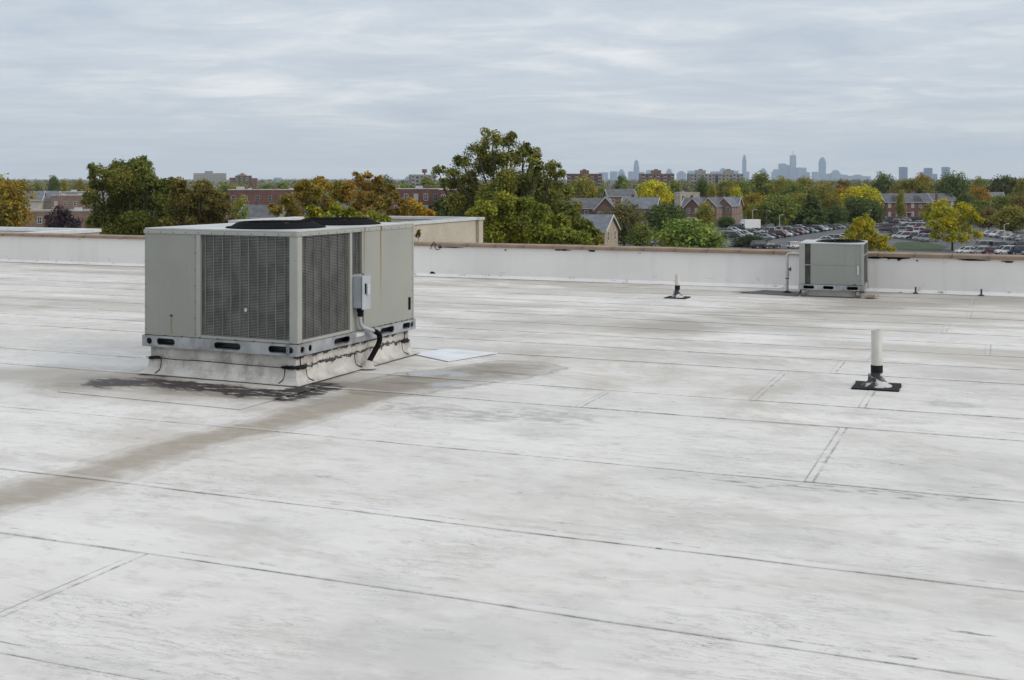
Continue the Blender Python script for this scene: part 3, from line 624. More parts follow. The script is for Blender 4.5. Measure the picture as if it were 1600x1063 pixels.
# gas line
gx, gy = rooted(1230, 458.5)
gas = thing('gas_pipe', 'white gas pipe rising from the roof and bending into the small unit', 'gas pipe', (gx, gy, 0), YB)
M_GAS = simple('white_pipe_paint', (0.50, 0.50, 0.49), 0.5, var=0.15, scale=8, dirt=(0.2, 0.18, 0.16))
MB().tube(smooth([(0, 0, .012), (0, 0, .3), (0, 0, .60), (.005, 0, .67), (.06, -.01, .70), (.20, -.06, .70), (.30, -.09, .70)], 5), .024, 10).build('riser', M_GAS, gas)
MB().lathe([(.034, .30), (.034, .38), (.03, .39)], seg=12).build('union', M_GAS, gas); MB().lathe([(.033, .25), (.033, .27)], seg=12).build('coupling', M_FOOT, gas)
MB().box(.02, -.02, .40, .07, .02, .44).box(.05, -.008, .385, .065, .008, .46).build('valve', M_FOOT, gas)
MB().lathe([(.026, .05), (.05, .03), (.10, .012)], seg=14).build('boot', M_TAR, gas)
MB().tube(smooth([(.22, -.02, .02), (.24, -.02, .12), (.27, -.03, .17), (.31, -.05, .19)], 4), .012, 6).build('drain_hose', M_BLACK, gas)
mt = MB().prism([rl(1158, 458), rl(1246, 464), rl(1252, 457.5), rl(1195, 454.5)], 'z', .004, .0145).build('rubber_walkway_mat', simple('dark_rubber', (0.09, 0.09, 0.092), 0.6, var=0.3))
mt.rotation_euler = (0, 0, YAW); tag(mt, 'dark rubber mat lying beside the gas pipe', 'mat')

# ------------------------------------------------------------------ vent pipes
def vent_mat():
    t = NT('dirty_white_pipe', 0.5); n = t.noise(5, (1, 1, .4), 6); c = t.mix(t.rng(n, .3, .7), (.44, .415, .37), (.56, .54, .50)); c = t.mix(t.math('MULTIPLY', t.rng(t.noise(9, (2, 2, .25), 6), .55, .7), .6), c, (.28, .25, .20)); t.color(c); return t.m
M_VENT = vent_mat()
def boot_mat():
    t = NT('tarred_boot', 0.5); n = t.noise(9, (1, 1, 1), 6, .7); c = t.mix(t.rng(n, .48, .53), (.016, .016, .017), (.50, .49, .47)); t.color(c).bump(n, .5, .02); return t.m
M_BOOT = boot_mat()
def vent(px, py, rad, hgt, pl, label):
    X, Y = rooted(px, py); v = thing('vent_pipe', label, 'vent pipe', (X, Y, 0), YAW + random.uniform(-.1, .1), 'roof vent pipes')
    MB().lathe([(rad * .8, hgt - .10), (rad * .8, hgt), (rad, hgt), (rad, .13)], seg=24).build('pipe', M_VENT, v)
    MB().lathe([(rad * 1.06, .215), (rad * 1.08, .212), (rad * 1.08, .12)], seg=24).build('tar_band', M_TAR, v)
    MB().lathe([(rad * 1.09, .145), (rad * 1.2, .11), (rad * 1.5, .072), (rad * 2.1, .040), (rad * 2.7, .022), (rad * 2.75, .016)], seg=24).build('boot', M_BOOT, v)
    s = pl / 2; rr = random.Random(int(px)); pts = []
    for a, b in (((-s, -s), (s, -s)), ((s, -s), (s, s)), ((s, s), (-s, s)), ((-s, s), (-s, -s))):
        for k in range(5): pts.append((a[0] + (b[0] - a[0]) * k / 5 + rr.uniform(-.008, .008), a[1] + (b[1] - a[1]) * k / 5 + rr.uniform(-.008, .008)))
    MB().prism(pts, 'z', .004, .018).build('base_plate', M_TAR, v)
    MB().tube([(-rad * 1.5, -.01, .05), (-rad * 1.35, -.01, .13)], .007, 6).build('clamp_tail', M_FOOT, v)
    return v
vent(1370, 605.5, .052, .55, .43, 'taller white vent pipe with black tarred foot and square flange')
vent(1058.5, 466, .040, .395, .36, 'shorter white vent pipe with black flange close to the parapet')
# ------------------------------------------------------------------ the land beyond
def ground_mat():
    t = NT('ground_cover', 0.9); n = t.noise(0.02, (1, 1, 1), 8, .6); c = t.mix(t.rng(n, .35, .65), (.035, .042, .016), (.075, .075, .03))
    c = t.mix(t.rng(t.noise(.008, (1, 1, 1), 6, off=(3, 3, 0)), .5, .6), c, (.11, .105, .10)); t.color(c); return t.m
MB().add([(-7500, -900, GZ), (7500, -900, GZ), (7500, 17500, GZ), (-7500, 17500, GZ)], [(0, 1, 2, 3)]).build('ground', ground_mat())['kind'] = 'structure'
M_ASPH = simple('asphalt', (.085, .087, .092), .85, var=.25, scale=.15, dirt=(.12, .12, .12), dirt_amt=.6)
M_GRASS = simple('lawn', (.026, .048, .012), .9, var=.35, scale=.3)
def gp(px, py): Y = (EYE - GZ) * F / (py - HZ); return (bear(px, Y), Y)
def flat(name, pts, z, mat):
    o = MB().add([(x, y, GZ + z) for x, y in pts], [tuple(range(len(pts)))]).build(name, mat); o['kind'] = 'structure'; return o
lot = [gp(1120, 396), gp(1110, 372), gp(1160, 350), gp(1310, 346), gp(1480, 342), gp(1600, 352), gp(1760, 366), gp(1800, 420), gp(1350, 430)]
flat('parking_lot', lot, .03, M_ASPH)
flat('grass_island', [gp(1385, 391), gp(1402, 379), gp(1445, 378), gp(1482, 386), gp(1470, 393)], .045, M_GRASS)
flat('grass_strip', [gp(1172, 372), gp(1190, 362), gp(1216, 361), gp(1214, 366), gp(1196, 373)], .045, M_GRASS)
flat('lawn', [gp(960, 392), gp(985, 366), gp(1112, 357), gp(1118, 396)], .04, M_GRASS)
flat('road', [gp(975, 388), gp(1010, 375), gp(1120, 378), gp(1120, 392)], .05, M_ASPH)
# ------------------------------------------------------------------ foliage
def leaf_mat(name, trans=.35):
    t = NT(name, .65); oi = t.N('ShaderNodeObjectInfo'); geo = t.N('ShaderNodeNewGeometry')
    r = geo.outputs['Random Per Island']; base = oi.outputs['Color']
    n = t.noise(.32, (1, 1, 1), 4, .6)
    hs = t.N('ShaderNodeHueSaturation'); t.put(hs.inputs['Color'], base); hs.inputs['Hue'].default_value = .462; hs.inputs['Saturation'].default_value = 1.05; hs.inputs['Value'].default_value = 1.45
    c = t.mix(t.math('MULTIPLY', t.rng(n, .40, .66), .85), base, hs.outputs[0])
    hd = t.N('ShaderNodeHueSaturation'); t.put(hd.inputs['Color'], c); hd.inputs['Hue'].default_value = .515; hd.inputs['Value'].default_value = .7
    c = t.mix(t.rng(t.noise(.5, (1, 1, 1), 3, off=(5, 2, 7)), .42, .62), hd.outputs[0], c)
    v = t.N('ShaderNodeHueSaturation'); t.put(v.inputs['Color'], c); t.put(v.inputs['Value'], t.rng(r, 0, 1, .55, 1.45, False)); t.put(v.inputs['Hue'], t.rng(r, 0, 1, .49, .51, False))
    t.color(v.outputs[0]); tr = t.N('ShaderNodeBsdfTranslucent'); t.put(tr.inputs[0], v.outputs[0]); mx = t.N('ShaderNodeMixShader'); mx.inputs[0].default_value = trans
    t.nt.links.new(t.b.outputs[0], mx.inputs[1]); t.nt.links.new(tr.outputs[0], mx.inputs[2]); t.nt.links.new(mx.outputs[0], t.out.inputs[0])
    t.b.inputs['Specular IOR Level'].default_value = .25; return t.m
M_LEAF = leaf_mat('leaves')
M_BARK = simple('bark', (.055, .045, .035), .9, var=.35, scale=2)
def leaves(lobes, n, size, seed, sub=16, shell=.62, up=-.35):
    """leaf sprays (one diamond each) gathered in tufts on the outside of each lobe (x, y, z, r)"""
    g = np.random.default_rng(seed); L = np.array(lobes, float); w = L[:, 3] ** 2; w /= w.sum()
    li = g.choice(len(L), n, p=w)
    subs = g.normal(size=(len(L), sub, 3)); subs /= np.linalg.norm(subs, axis=2, keepdims=True); subs[:, :, 2] = np.where(subs[:, :, 2] < up, -subs[:, :, 2] * .6, subs[:, :, 2])
    srad = g.uniform(.62, 1.38, (len(L), sub))
    si = g.integers(0, sub, n); d = subs[li, si] + g.normal(size=(n, 3)) * .42; d /= np.linalg.norm(d, axis=1, keepdims=True)
    rad = L[li, 3] * srad[li, si] * (shell + (1.02 - shell) * g.random(n) ** .6)
    p = L[li, :3] + d * rad[:, None]
    nor = d * .55 + np.array([0, 0, .55]) + g.normal(size=(n, 3)) * .55; nor /= np.linalg.norm(nor, axis=1, keepdims=True)
    a = np.cross(nor, g.normal(size=(n, 3))); a /= np.linalg.norm(a, axis=1, keepdims=True); b = np.cross(nor, a)
    sz = size * g.uniform(.55, 1.3, n)[:, None]
    bend = nor * sz * .12
    return np.stack([p - a * sz, p + b * sz * .55 + bend, p + a * sz, p - b * sz * .55 + bend], 1).reshape(-1, 3)
def quads_mesh(name, v, mat):
    n = len(v) // 4; me = bpy.data.meshes.new(name); me.vertices.add(len(v)); me.vertices.foreach_set('co', v.astype(np.float32).ravel())
    me.loops.add(4 * n); me.loops.foreach_set('vertex_index', np.arange(4 * n, dtype=np.int32)); me.polygons.add(n)
    me.polygons.foreach_set('loop_start', np.arange(0, 4 * n, 4, dtype=np.int32)); me.polygons.foreach_set('loop_total', np.full(n, 4, dtype=np.int32))
    me.materials.append(mat); me.update(calc_edges=True); return me
def limbs(H, lobes, r0, seed, fork=.35, lean=0.0):
    rr = random.Random(seed); mb = MB(); top = Vector((lean * H, rr.uniform(-.03, .03) * H, H * .80))
    mb.tube(smooth([(0, 0, -.1), (lean * H * .2, 0, H * .2), (lean * H * .5, .01 * H, H * .5), top], 4), [r0 * (1 - .82 * k / 12) for k in range(13)], 8)
    for x, y, z, r in lobes:
        t = rr.uniform(fork, .62); s = Vector((lean * H * t, 0, H * t)); e = Vector((x, y, z)); s.z = min(s.z, e.z - .08 * H)
        m_ = s.lerp(e, .5) + Vector((rr.uniform(-.04, .04) * H, rr.uniform(-.04, .04) * H, -.02 * H))
        mb.tube(smooth([s, m_, e], 3), [r0 * .45 * (1 - .85 * k / 6) for k in range(7)], 6)
        for _ in range(2):
            q = e + Vector((rr.uniform(-1, 1), rr.uniform(-1, 1), rr.uniform(-.2, 1))) * r * .8; mb.tube([m_.lerp(e, .6), q], [r0 * .14, r0 * .03], 4)
    return mb
PROTO = {}
def proto(kind, W_, H_, nl, n, size, seed, low=.28, cone=0.0, lobe=.34, flat_=1.0):
    rr = random.Random(seed); lobes = [(0, 0, H_ * (.55 + .5 * low), W_ * lobe * .62)]
    for k in range(nl):
        t = (k + .5) / nl; z = low + (1 - low) * (t * .92 + rr.uniform(-.05, .05))
        prof = math.sin(math.pi * (0.14 + .80 * t) ** (1.0 if not cone else .6)) if not cone else (1 - t) * .95 + .08
        prof = max(prof, .18) ** .7 if not cone else prof
        a = k * 2.4 + rr.uniform(-.4, .4); r = W_ * lobe * rr.uniform(.5, .82) * (1 if not cone else (1.05 - .75 * t))
        q = max(0, W_ / 2 * prof - r * .85) * rr.uniform(.75, 1.05)
        lobes.append((q * math.cos(a), q * math.sin(a), H_ * z - r * .5 * flat_, r))
    more = [(l[0] + rr.uniform(-1, 1) * l[3], l[1] + rr.uniform(-1, 1) * l[3], l[2] + rr.uniform(-.4, .8) * l[3], l[3] * rr.uniform(.35, .6)) for l in lobes[1:] for _ in (0, 1)]
    PROTO[kind] = (quads_mesh('crown', leaves(lobes + more, n, size, seed), M_LEAF), limbs(H_ * .92, lobes[1:], H_ * .022 + .06, seed).mesh('trunk', M_BARK), W_, H_)
proto('round', 10, 11, 22, 7500, .31, 11)
proto('round2', 10, 11, 26, 7500, .31, 12, low=.22)
proto('broad', 13, 10, 28, 8500, .33, 13, low=.25, lobe=.28)
proto('broad2', 13, 10.5, 26, 8500, .33, 14, low=.30, lobe=.30)
proto('oval', 8, 13, 22, 7000, .31, 15, low=.2, lobe=.40)
proto('loose', 11, 10, 24, 4200, .34, 16, low=.26, lobe=.24)
proto('pine', 7, 12, 24, 5200, .36, 17, low=.16, cone=1, lobe=.34)
proto('street', 10, 8.6, 30, 9500, .26, 18, low=.22, lobe=.24)
proto('street2', 11, 8.5, 30, 9500, .27, 19, low=.25, lobe=.24)
proto('low', 9, 5, 22, 7000, .26, 20, low=.05, lobe=.30)
def tree(name, kind, px, ytop, wpx, Y, col, label, group=None, cat='tree', base=GZ):
    crown, trunk, w0, h0 = PROTO[kind]; H = EYE - (ytop - HZ) / F * Y - base; w = wpx / F * Y
    t = thing(name, label, cat, (bear(px, Y), Y, base), random.uniform(0, 6.28), group)
    t.scale = (w / w0 / 1.02, w / w0 / 1.02, H / h0 / 1.0)
    c = link('crown', crown, t); c.color = (*col, 1); link('trunk', trunk, t); return t
DG = (0.120, 0.164, 0.040); GR = (0.209, 0.250, 0.048); OL = (0.310, 0.297, 0.048); YG = (0.520, 0.499, 0.040); YE = (0.600, 0.560, 0.028); OR = (0.600, 0.360, 0.040); RO = (0.560, 0.240, 0.060); BR = (0.230, 0.177, 0.048); PU = (0.056, 0.036, 0.039); LG = (0.250, 0.330, 0.056)
# big trees standing just behind the beige building: shaped lobe by lobe
def shaped(name, Y, px0, lobes, n, size, col, label, seed, trunk_r, lean=0.0, sub=16, shell=.55, nl_limbs=99, fat=1.0):
    rr = random.Random(seed); x0 = bear(px0, Y); L = []
    for q in lobes:
        px, py, r = q[:3]; rm = r * fat / F * Y; dep = q[3] if len(q) > 3 else rr.uniform(-2.6, 2.6)
        L.append((bear(px, Y) - x0, dep, EYE - (py - HZ) / F * Y - GZ, rm))
    L += [(l[0] + rr.uniform(-1, 1) * l[3], l[1] + rr.uniform(-1, 1) * l[3], l[2] + rr.uniform(-.5, 1) * l[3], l[3] * rr.uniform(.35, .55)) for l in list(L) for _ in (0, 1, 2)]
    H = max(l[2] for l in L)
    t = thing(name, label, 'tree', (x0, Y, GZ), 0)
    c = link('crown', quads_mesh('crown', leaves(L, n, size, seed, sub, shell), M_LEAF), t); c.color = (*col, 1)
    limbs(H * .98, L[:len(lobes)], trunk_r, seed, .3, lean).build('trunk', M_BARK, t); return t
shaped('oak_tree', 95, 785, [(770, 222, 17), (795, 224, 15), (745, 240, 19), (818, 238, 13), (834, 242, 12), (836, 262, 17), (862, 264, 13), (875, 276, 12), (722, 256, 15), (708, 272, 13), (683, 270, 11), (700, 290, 13), (770, 248, 20), (800, 252, 19), (756, 272, 24), (790, 282, 25), (822, 284, 22), (850, 292, 22), (730, 288, 20), (880, 304, 20), (740, 312, 24), (775, 312, 28), (812, 316, 28), (848, 322, 26), (885, 334, 22), (712, 318, 15), (725, 340, 22), (770, 345, 28), (820, 350, 28), (865, 355, 26), (895, 360, 20), (745, 375, 26), (800, 380, 28), (850, 385, 26)],
       60000, .115, (0.227, 0.240, 0.047), 'tallest dark olive oak rising above the skyline beside the beige wall', 3, .42, sub=11, shell=.5, fat=.88)
shaped('maple_tree', 78, 800, [(790, 318, 16), (762, 328, 13), (820, 322, 14), (845, 332, 13), (742, 338, 12), (775, 345, 20), (815, 345, 20), (850, 350, 18), (878, 352, 13), (765, 365, 20), (805, 368, 22), (845, 370, 20), (880, 372, 16), (905, 372, 12), (740, 362, 12), (790, 392, 24), (840, 392, 24), (885, 395, 18), (755, 390, 18)],
       42000, .11, (0.282, 0.311, 0.042), 'bright green bushy maple in front of the tallest oak', 4, .2, sub=20, shell=.5)
shaped('maple_tree', 88, 905, [(895, 345, 14), (915, 358, 12), (880, 362, 15), (905, 372, 14), (930, 372, 11), (890, 385, 16), (920, 388, 15)],
       14000, .14, (0.217, 0.235, 0.042), 'low green maple between the tallest oak and the stone gabled house', 5, .15, sub=16)
shaped('elm_tree', 105, 205, [(182, 266, 17), (205, 262, 15), (222, 268, 17), (162, 272, 13), (244, 282, 14), (255, 292, 11), (150, 290, 11), (170, 292, 20), (202, 290, 24), (234, 302, 20), (150, 312, 13), (178, 318, 22), (212, 322, 26), (248, 318, 18), (160, 342, 20), (195, 350, 24), (232, 350, 22), (260, 345, 17), (148, 330, 10), (180, 372, 22), (225, 372, 24)],
       62000, .125, (0.189, 0.211, 0.042), 'tall dark green elm behind the white roofed wing', 6, .35, sub=20, shell=.45)
shaped('brown_tree', 100, 315, [(285, 292, 12), (305, 296, 13), (325, 302, 12), (275, 306, 13), (345, 312, 12), (300, 318, 18), (328, 322, 17), (358, 328, 10), (280, 335, 18), (312, 342, 19), (342, 342, 15), (365, 346, 9), (290, 362, 18), (325, 365, 18), (272, 355, 13)],
       40000, .12, (0.211, 0.185, 0.046), 'brownish olive tree next to the tall dark elm', 8, .25, sub=18, shell=.5)
shaped('orange_tree', 92, 505, [(495, 285, 9), (510, 290, 10), (480, 294, 10), (525, 292, 9), (498, 302, 14), (470, 308, 11), (520, 308, 13), (455, 318, 11), (485, 322, 14), (512, 326, 14), (440, 330, 10), (462, 334, 12), (498, 345, 15), (530, 330, 11), (475, 350, 14)],
       18000, .105, (0.351, 0.280, 0.047), 'orange and olive autumn tree behind the fans of the large unit', 9, .2, sub=16, shell=.4)
shaped('orange_tree', 96, 578, [(560, 282, 9), (575, 276, 7), (590, 284, 9), (548, 290, 9), (606, 296, 9), (570, 294, 12), (592, 300, 12), (550, 306, 12), (615, 308, 9), (575, 314, 13), (600, 320, 13), (555, 326, 12), (625, 320, 8), (580, 336, 13), (610, 340, 12), (550, 350, 13), (640, 330, 9), (590, 355, 12)],
       18000, .105, (0.377, 0.260, 0.052), 'rusty orange autumn tree before the red brick block', 10, .2, sub=14, shell=.35)
shaped('maple_tree', 47.5, 545, [(505, 335, 10), (520, 332, 9), (540, 340, 10), (510, 350, 12), (530, 352, 12), (555, 345, 9), (575, 346, 9), (600, 348, 9), (490, 350, 8), (560, 360, 12), (590, 362, 12), (520, 368, 12)],
       9000, .115, (0.302, 0.320, 0.038), 'yellow green maple low between the two autumn trees and the beige coping', 21, .15, sub=14)
shaped('orange_tree', 110, 645, [(640, 322, 8), (655, 328, 9), (630, 334, 9), (665, 338, 9), (645, 345, 10), (670, 350, 10), (625, 350, 10)],
       4500, .22, (0.490, 0.339, 0.038), 'low golden tree under the red brick block beside the beige wall', 22, .15)
shaped('dark_tree', 115, 695, [(690, 322, 10), (705, 328, 11), (680, 330, 9), (715, 340, 11), (695, 345, 12), (675, 345, 9), (712, 318, 8)],
       5500, .22, (0.104, 0.133, 0.034), 'dark green tree filling the gap between the beige wall and the tallest oak', 23, .15)
T = tree
T('conifer', 'loose', 96, 322, 66, 200, PU, 'dark purple spreading conifer before the long brown brick block', base=GZ + 2)
T('linden_tree', 'round', 8, 281, 84, 250, (0.348, 0.261, 0.029), 'golden olive tree overlapping the end of the long brown block')
T('tree', 'round', 378, 309, 34, 300, OL, 'small olive tree before the long red brick building, beside the brownish tree')
T('tree', 'broad', 447, 304, 40, 310, GR, 'green tree covering the end of the long red brick building')
T('tree', 'loose', 424, 322, 26, 270, (.30, .21, .04), 'little orange olive tree at the foot of the long red brick building')
T('shrub', 'low', 382, 332, 36, 130, GR, 'small green bush beside the grey roofed bungalow', cat='shrub')
# trees along the far edge, over the row houses on the west side
for i, (px, yt, w, Y, c, lab) in enumerate([(33, 284, 26, 620, DG, 'dark round tree behind the golden olive tree'), (56, 286, 24, 640, GR, 'low dull green tree over the grey roofed row houses'), (84, 277, 26, 600, DG, 'tallest dark tree over the row houses'), (100, 282, 20, 640, OL, 'small olive tree touching the tallest dark tree over the row houses'), (124, 282, 26, 610, (0.290, 0.261, 0.043), 'yellowish tree over the row houses next to the tall elm'), (142, 291, 12, 560, OR, 'tiny orange tree beside the tall elm'),
        (320, 285, 40, 600, OL, 'olive tree under the pale blue slab tower'), (352, 288, 34, 640, GR, 'green tree between the slab tower and the stepped block'), (368, 290, 26, 560, OL, 'small olive tree under the stepped brown block'), (418, 286, 34, 700, GR, 'green tree beyond the white topped brick roofs'), (442, 285, 34, 720, LG, 'pale green tree under the small blue tower'), (466, 287, 26, 680, GR, 'green tree just beyond the orange autumn trees'), (604, 278, 42, 480, (0.123, 0.145, 0.072), 'grey green tree peeking over the rusty orange tree'), (634, 286, 40, 620, LG, 'light green tree below the tiny pointed tower'), (668, 280, 44, 420, GR, 'green tree hiding the foot of the grey block with water tank'), (646, 290, 24, 430, DG, 'dark low tree before the grey block with water tank')]):
    T('tree', ('round', 'broad', 'oval', 'round2')[i % 4], px, yt, w, Y, c, lab, 'trees on the west skyline')
for i, (k, px, yt, w, Y, c, lab) in enumerate([
    ('round', 912, 278, 54, 420, OL, 'olive rounded tree just beyond the tallest oak'), ('broad', 942, 290, 30, 470, GR, 'dull green tree beneath the brown apartment block with red penthouse'), ('round2', 972, 275, 28, 620, DG, 'dark round tree under the tapering glass tower'), ('oval', 976, 285, 20, 540, LG, 'small grey green tree below the dark round tree'),
    ('broad', 1020, 280, 64, 450, YE, 'bright golden yellow tree before the middle apartment block'), ('round', 1052, 283, 32, 520, GR, 'green tree close beside the golden yellow tree'), ('round', 1098, 280, 30, 480, DG, 'dark tree standing before the third apartment block'), ('oval', 1112, 288, 20, 470, OL, 'slim olive tree before the third apartment block'), ('broad', 1138, 279, 46, 520, OL, 'olive tree under the fourth apartment block'), ('round', 1160, 282, 34, 500, GR, 'green tree below the needle tower'), ('round2', 1150, 292, 30, 430, YG, 'small yellowish tree above the gabled row'), ('round2', 1168, 292, 32, 440, GR, 'rounded green tree above the end of the gabled row'),
    ('loose', 975, 314, 76, 255, (0.196, 0.181, 0.051), 'thin leaved olive tree beside the stone gabled house'), ('broad', 1040, 316, 72, 300, DG, 'dark green tree in front of the gabled row houses'), ('loose', 1000, 350, 50, 250, GR, 'low green tree at the foot of the thin leaved olive tree'), ('low', 1078, 345, 122, 232, LG, 'wide bright green crown spreading just over the coping'), ('round', 1103, 318, 34, 330, OL, 'young olive tree hiding part of the gabled row'), ('round', 1136, 338, 34, 350, DG, 'dark clipped tree in front of the gabled row end'),
    ('round2', 1190, 271, 56, 520, GR, 'green tree under the dome topped tower'), ('broad', 1180, 300, 52, 420, (0.348, 0.275, 0.029), 'yellow tinged tree behind the box truck'), ('round', 1222, 279, 46, 500, OL, 'olive tree under the mast tower'), ('broad2', 1212, 306, 76, 356, GR, 'big green tree over the parked cars by the box truck'), ('round', 1184, 318, 42, 356, OL, 'olive tree right behind the box truck'), ('round', 1238, 285, 44, 470, GR, 'green tree just below the mast tower'), ('round2', 1258, 278, 46, 540, OL, 'olive tree under the wide office tower'), ('pine', 1268, 296, 58, 360, DG, 'dark pine with pale trunk in the grove'), ('broad', 1252, 300, 50, 410, OL, 'olive tree behind the dark pine of the grove'), ('round', 1290, 288, 44, 480, OL, 'olive tree below the slim flat topped tower'), ('broad', 1300, 305, 46, 370, (0.246, 0.217, 0.035), 'yellow olive tree next to the dark pine of the grove'), ('round2', 1318, 282, 40, 560, BR, 'brownish tree before the row of low hazy blocks'),
    ('broad', 1347, 289, 66, 430, YE, 'golden yellow tree at the end of the grove'), ('broad2', 1318, 294, 44, 440, (0.406, 0.290, 0.029), 'yellow olive tree next to the golden one of the grove'), ('round', 1335, 308, 56, 375, DG, 'dark green tree beneath the golden tree of the grove'), ('round2', 1362, 312, 44, 380, DG, 'dark green tree beside the long brick row house'), ('round', 1308, 322, 36, 365, DG, 'dark low tree filling the grove under the golden tree'), ('round', 1282, 325, 34, 365, DG, 'shady low tree beside the dark pine trunk'), ('broad', 1235, 318, 40, 365, DG, 'shady low tree behind the aisle row of cars'),
    ('round', 1379, 272, 38, 580, DG, 'dark dome shaped tree left of the flat white tower'), ('broad', 1424, 277, 62, 520, (0.232, 0.217, 0.032), 'olive yellow tree behind the long brick row house'), ('round', 1440, 274, 40, 600, (0.304, 0.246, 0.038), 'tall yellowing tree under the twin hazy towers'), ('round2', 1402, 287, 36, 540, BR, 'brown tree above the roof of the long brick row house'), ('broad2', 1487, 272, 62, 480, DG, 'large dark green tree under the lone hazy tower'), ('round', 1530, 279, 34, 600, GR, 'small green tree between the two largest dark trees'), ('broad', 1572, 273, 66, 520, (0.102, 0.116, 0.032), 'large dark olive tree at the edge of town'), ('round2', 1600, 279, 44, 500, OL, 'olive tree overlapping the large dark olive tree'),
    ('broad2', 1530, 293, 50, 420, (.36, .235, .035), 'orange topped tree above the car park'), ('round', 1508, 303, 44, 400, DG, 'dark green tree beside the orange topped tree'), ('round2', 1535, 312, 46, 370, GR, 'green tree below the orange topped tree'), ('broad', 1566, 303, 50, 400, GR, 'green tree above the car park lamp post'), ('round', 1596, 306, 40, 380, BR, 'russet tree above the car park lamp post'), ('round2', 1580, 322, 66, 330, OL, 'olive tree overhanging the silver cars'), ('round', 1545, 326, 38, 345, BR, 'small russet tree next to the tree overhanging the silver cars'), ('loose', 1454, 318, 36, 400, OL, 'olive tree hiding the end of the long brick row house'), ('round', 1516, 322, 36, 390, DG, 'shady low tree behind the yellow green car park tree'), ('oval', 1407, 300, 16, 425, OL, 'narrow tree growing against the long brick row house'),
('low', 1170, 369, 58, 262, (0.065, 0.094, 0.026), 'dark clipped hedge on the corner of the car park')]):
    T('hedge' if 'hedge' in lab else 'tree', k, px, yt, w, Y, c, lab, None, 'hedge' if 'hedge' in lab else 'tree')
shaped('locust_tree', 232, 1353, [(1340, 347, 6.5), (1350, 353, 7), (1334, 357, 7), (1362, 359, 7), (1326, 366, 6), (1345, 367, 9), (1365, 371, 8), (1376, 377, 7), (1386, 384, 6), (1355, 381, 9), (1338, 386, 9), (1371, 389, 9), (1323, 380, 7), (1388, 392, 5)],
       13000, .20, (0.478, 0.435, 0.026), 'yellow green tree standing behind the small unit', 51, .2, sub=16, shell=.35, fat=1.38)
shaped('locust_tree', 248, 1488, [(1478, 327, 8.5), (1500, 327, 7.5), (1467, 335, 8), (1513, 335, 6.5), (1490, 337, 11), (1523, 342, 6), (1457, 342, 5.5), (1475, 347, 9), (1506, 347, 8.5), (1531, 345, 3.5), (1463, 358, 8), (1485, 359, 10), (1510, 360, 8.5), (1521, 368, 6), (1459, 370, 6.5), (1477, 373, 7), (1499, 374, 7), (1451, 353, 5)],
       15000, .21, (0.493, 0.464, 0.026), 'yellow green tree alone on the grass island', 52, .26, sub=16, shell=.35, fat=1.38)
# woods farther off that read as one mass
def woods():
    g = np.random.default_rng(5); out = []
    for k in range(1500):
        Y = 640 * (6.0 ** g.random()); X = g.uniform(-.62, .62) * Y; h = g.uniform(8, 13.5); r = g.uniform(3.5, 6.5)
        L = [(X, Y, GZ + h - r * .8, r)] + [(X + g.uniform(-.7, .7) * r, Y + g.uniform(-.7, .7) * r, GZ + h - r * g.uniform(.8, 1.6), r * .7) for _ in range(3)]
        out.append(leaves(L, 150 if Y < 1500 else 90, .75 if Y < 1500 else 1.1, k, 10))
    return np.concatenate(out)
def woods_mat():
    t = NT('distant_leaves', .8); geo = t.N('ShaderNodeNewGeometry'); n = t.noise(.045, (1, 1, .6), 3); rp = t.N('ShaderNodeValToRGB'); t.put(rp.inputs[0], n); e = rp.color_ramp.elements
    e[0].position = .36; e[0].color = (.075, .098, .028, 1); e[1].position = .66; e[1].color = (.33, .22, .04, 1); x = e.new(.52); x.color = (.155, .160, .035, 1)
    v = t.N('ShaderNodeHueSaturation'); t.put(v.inputs['Color'], rp.outputs[0]); t.put(v.inputs['Value'], t.rng(geo.outputs['Random Per Island'], 0, 1, .6, 1.4, False)); t.color(v.outputs[0]); return t.m
link('distant_woods', quads_mesh('distant_woods', woods(), woods_mat()))['kind'] = 'stuff'
# a twig of dead leaves behind the coping
tx, ty = -2.02, 25.55
tw = thing('dead_twig', 'small twig of brown autumn leaves poking up behind the coping', 'twig', (tx, ty, .55))
MB().tube([(0, 0, 0), (.02, 0, .18), (.05, 0, .33)], .006, 5).build('stem', M_BARK, tw)
lf = link('leaves', quads_mesh('leaves', leaves([(.0, 0, .22, .05), (.05, 0, .30, .05), (.02, 0, .26, .05)], 60, .045, 9), M_LEAF), tw); lf.color = (.20, .11, .02, 1)

# ------------------------------------------------------------------ buildings
def wallmat(name, a, b, sc=.5):
    t = NT(name, .8); n = t.noise(sc, (1, 1, 1), 6); c = t.mix(t.rng(n, .35, .65), a, b)
    c = t.mix(t.math('MULTIPLY', t.rng(t.noise(sc * 8, (1, 1, 2.5), 4), .5, .7), .4), c, tuple(x * .7 for x in a)); t.color(c); return t.m
M_REDB = wallmat('red_brick', (.125, .06, .048), (.175, .085, .066)); M_BRNB = wallmat('brown_brick', (.19, .125, .10), (.25, .165, .13)); M_TANB = wallmat('tan_stone', (.30, .24, .17), (.42, .34, .25), .9)
M_DRKB = wallmat('dark_brick', (.13, .075, .062), (.18, .10, .08)); M_CREAM = wallmat('cream_render', (.42, .37, .31), (.52, .46, .38)); M_GREYB = wallmat('grey_block', (.22, .215, .21), (.30, .29, .28))
M_SLATE = wallmat('slate', (.085, .085, .095), (.13, .13, .14), .8); M_SLATEB = wallmat('blue_slate', (.12, .13, .15), (.17, .18, .20), .8); M_WTRIM = simple('white_trim', (.50, .49, .47), .6, var=.05); M_FLATR = simple('pale_roof_gravel', (.45, .45, .45), .9)
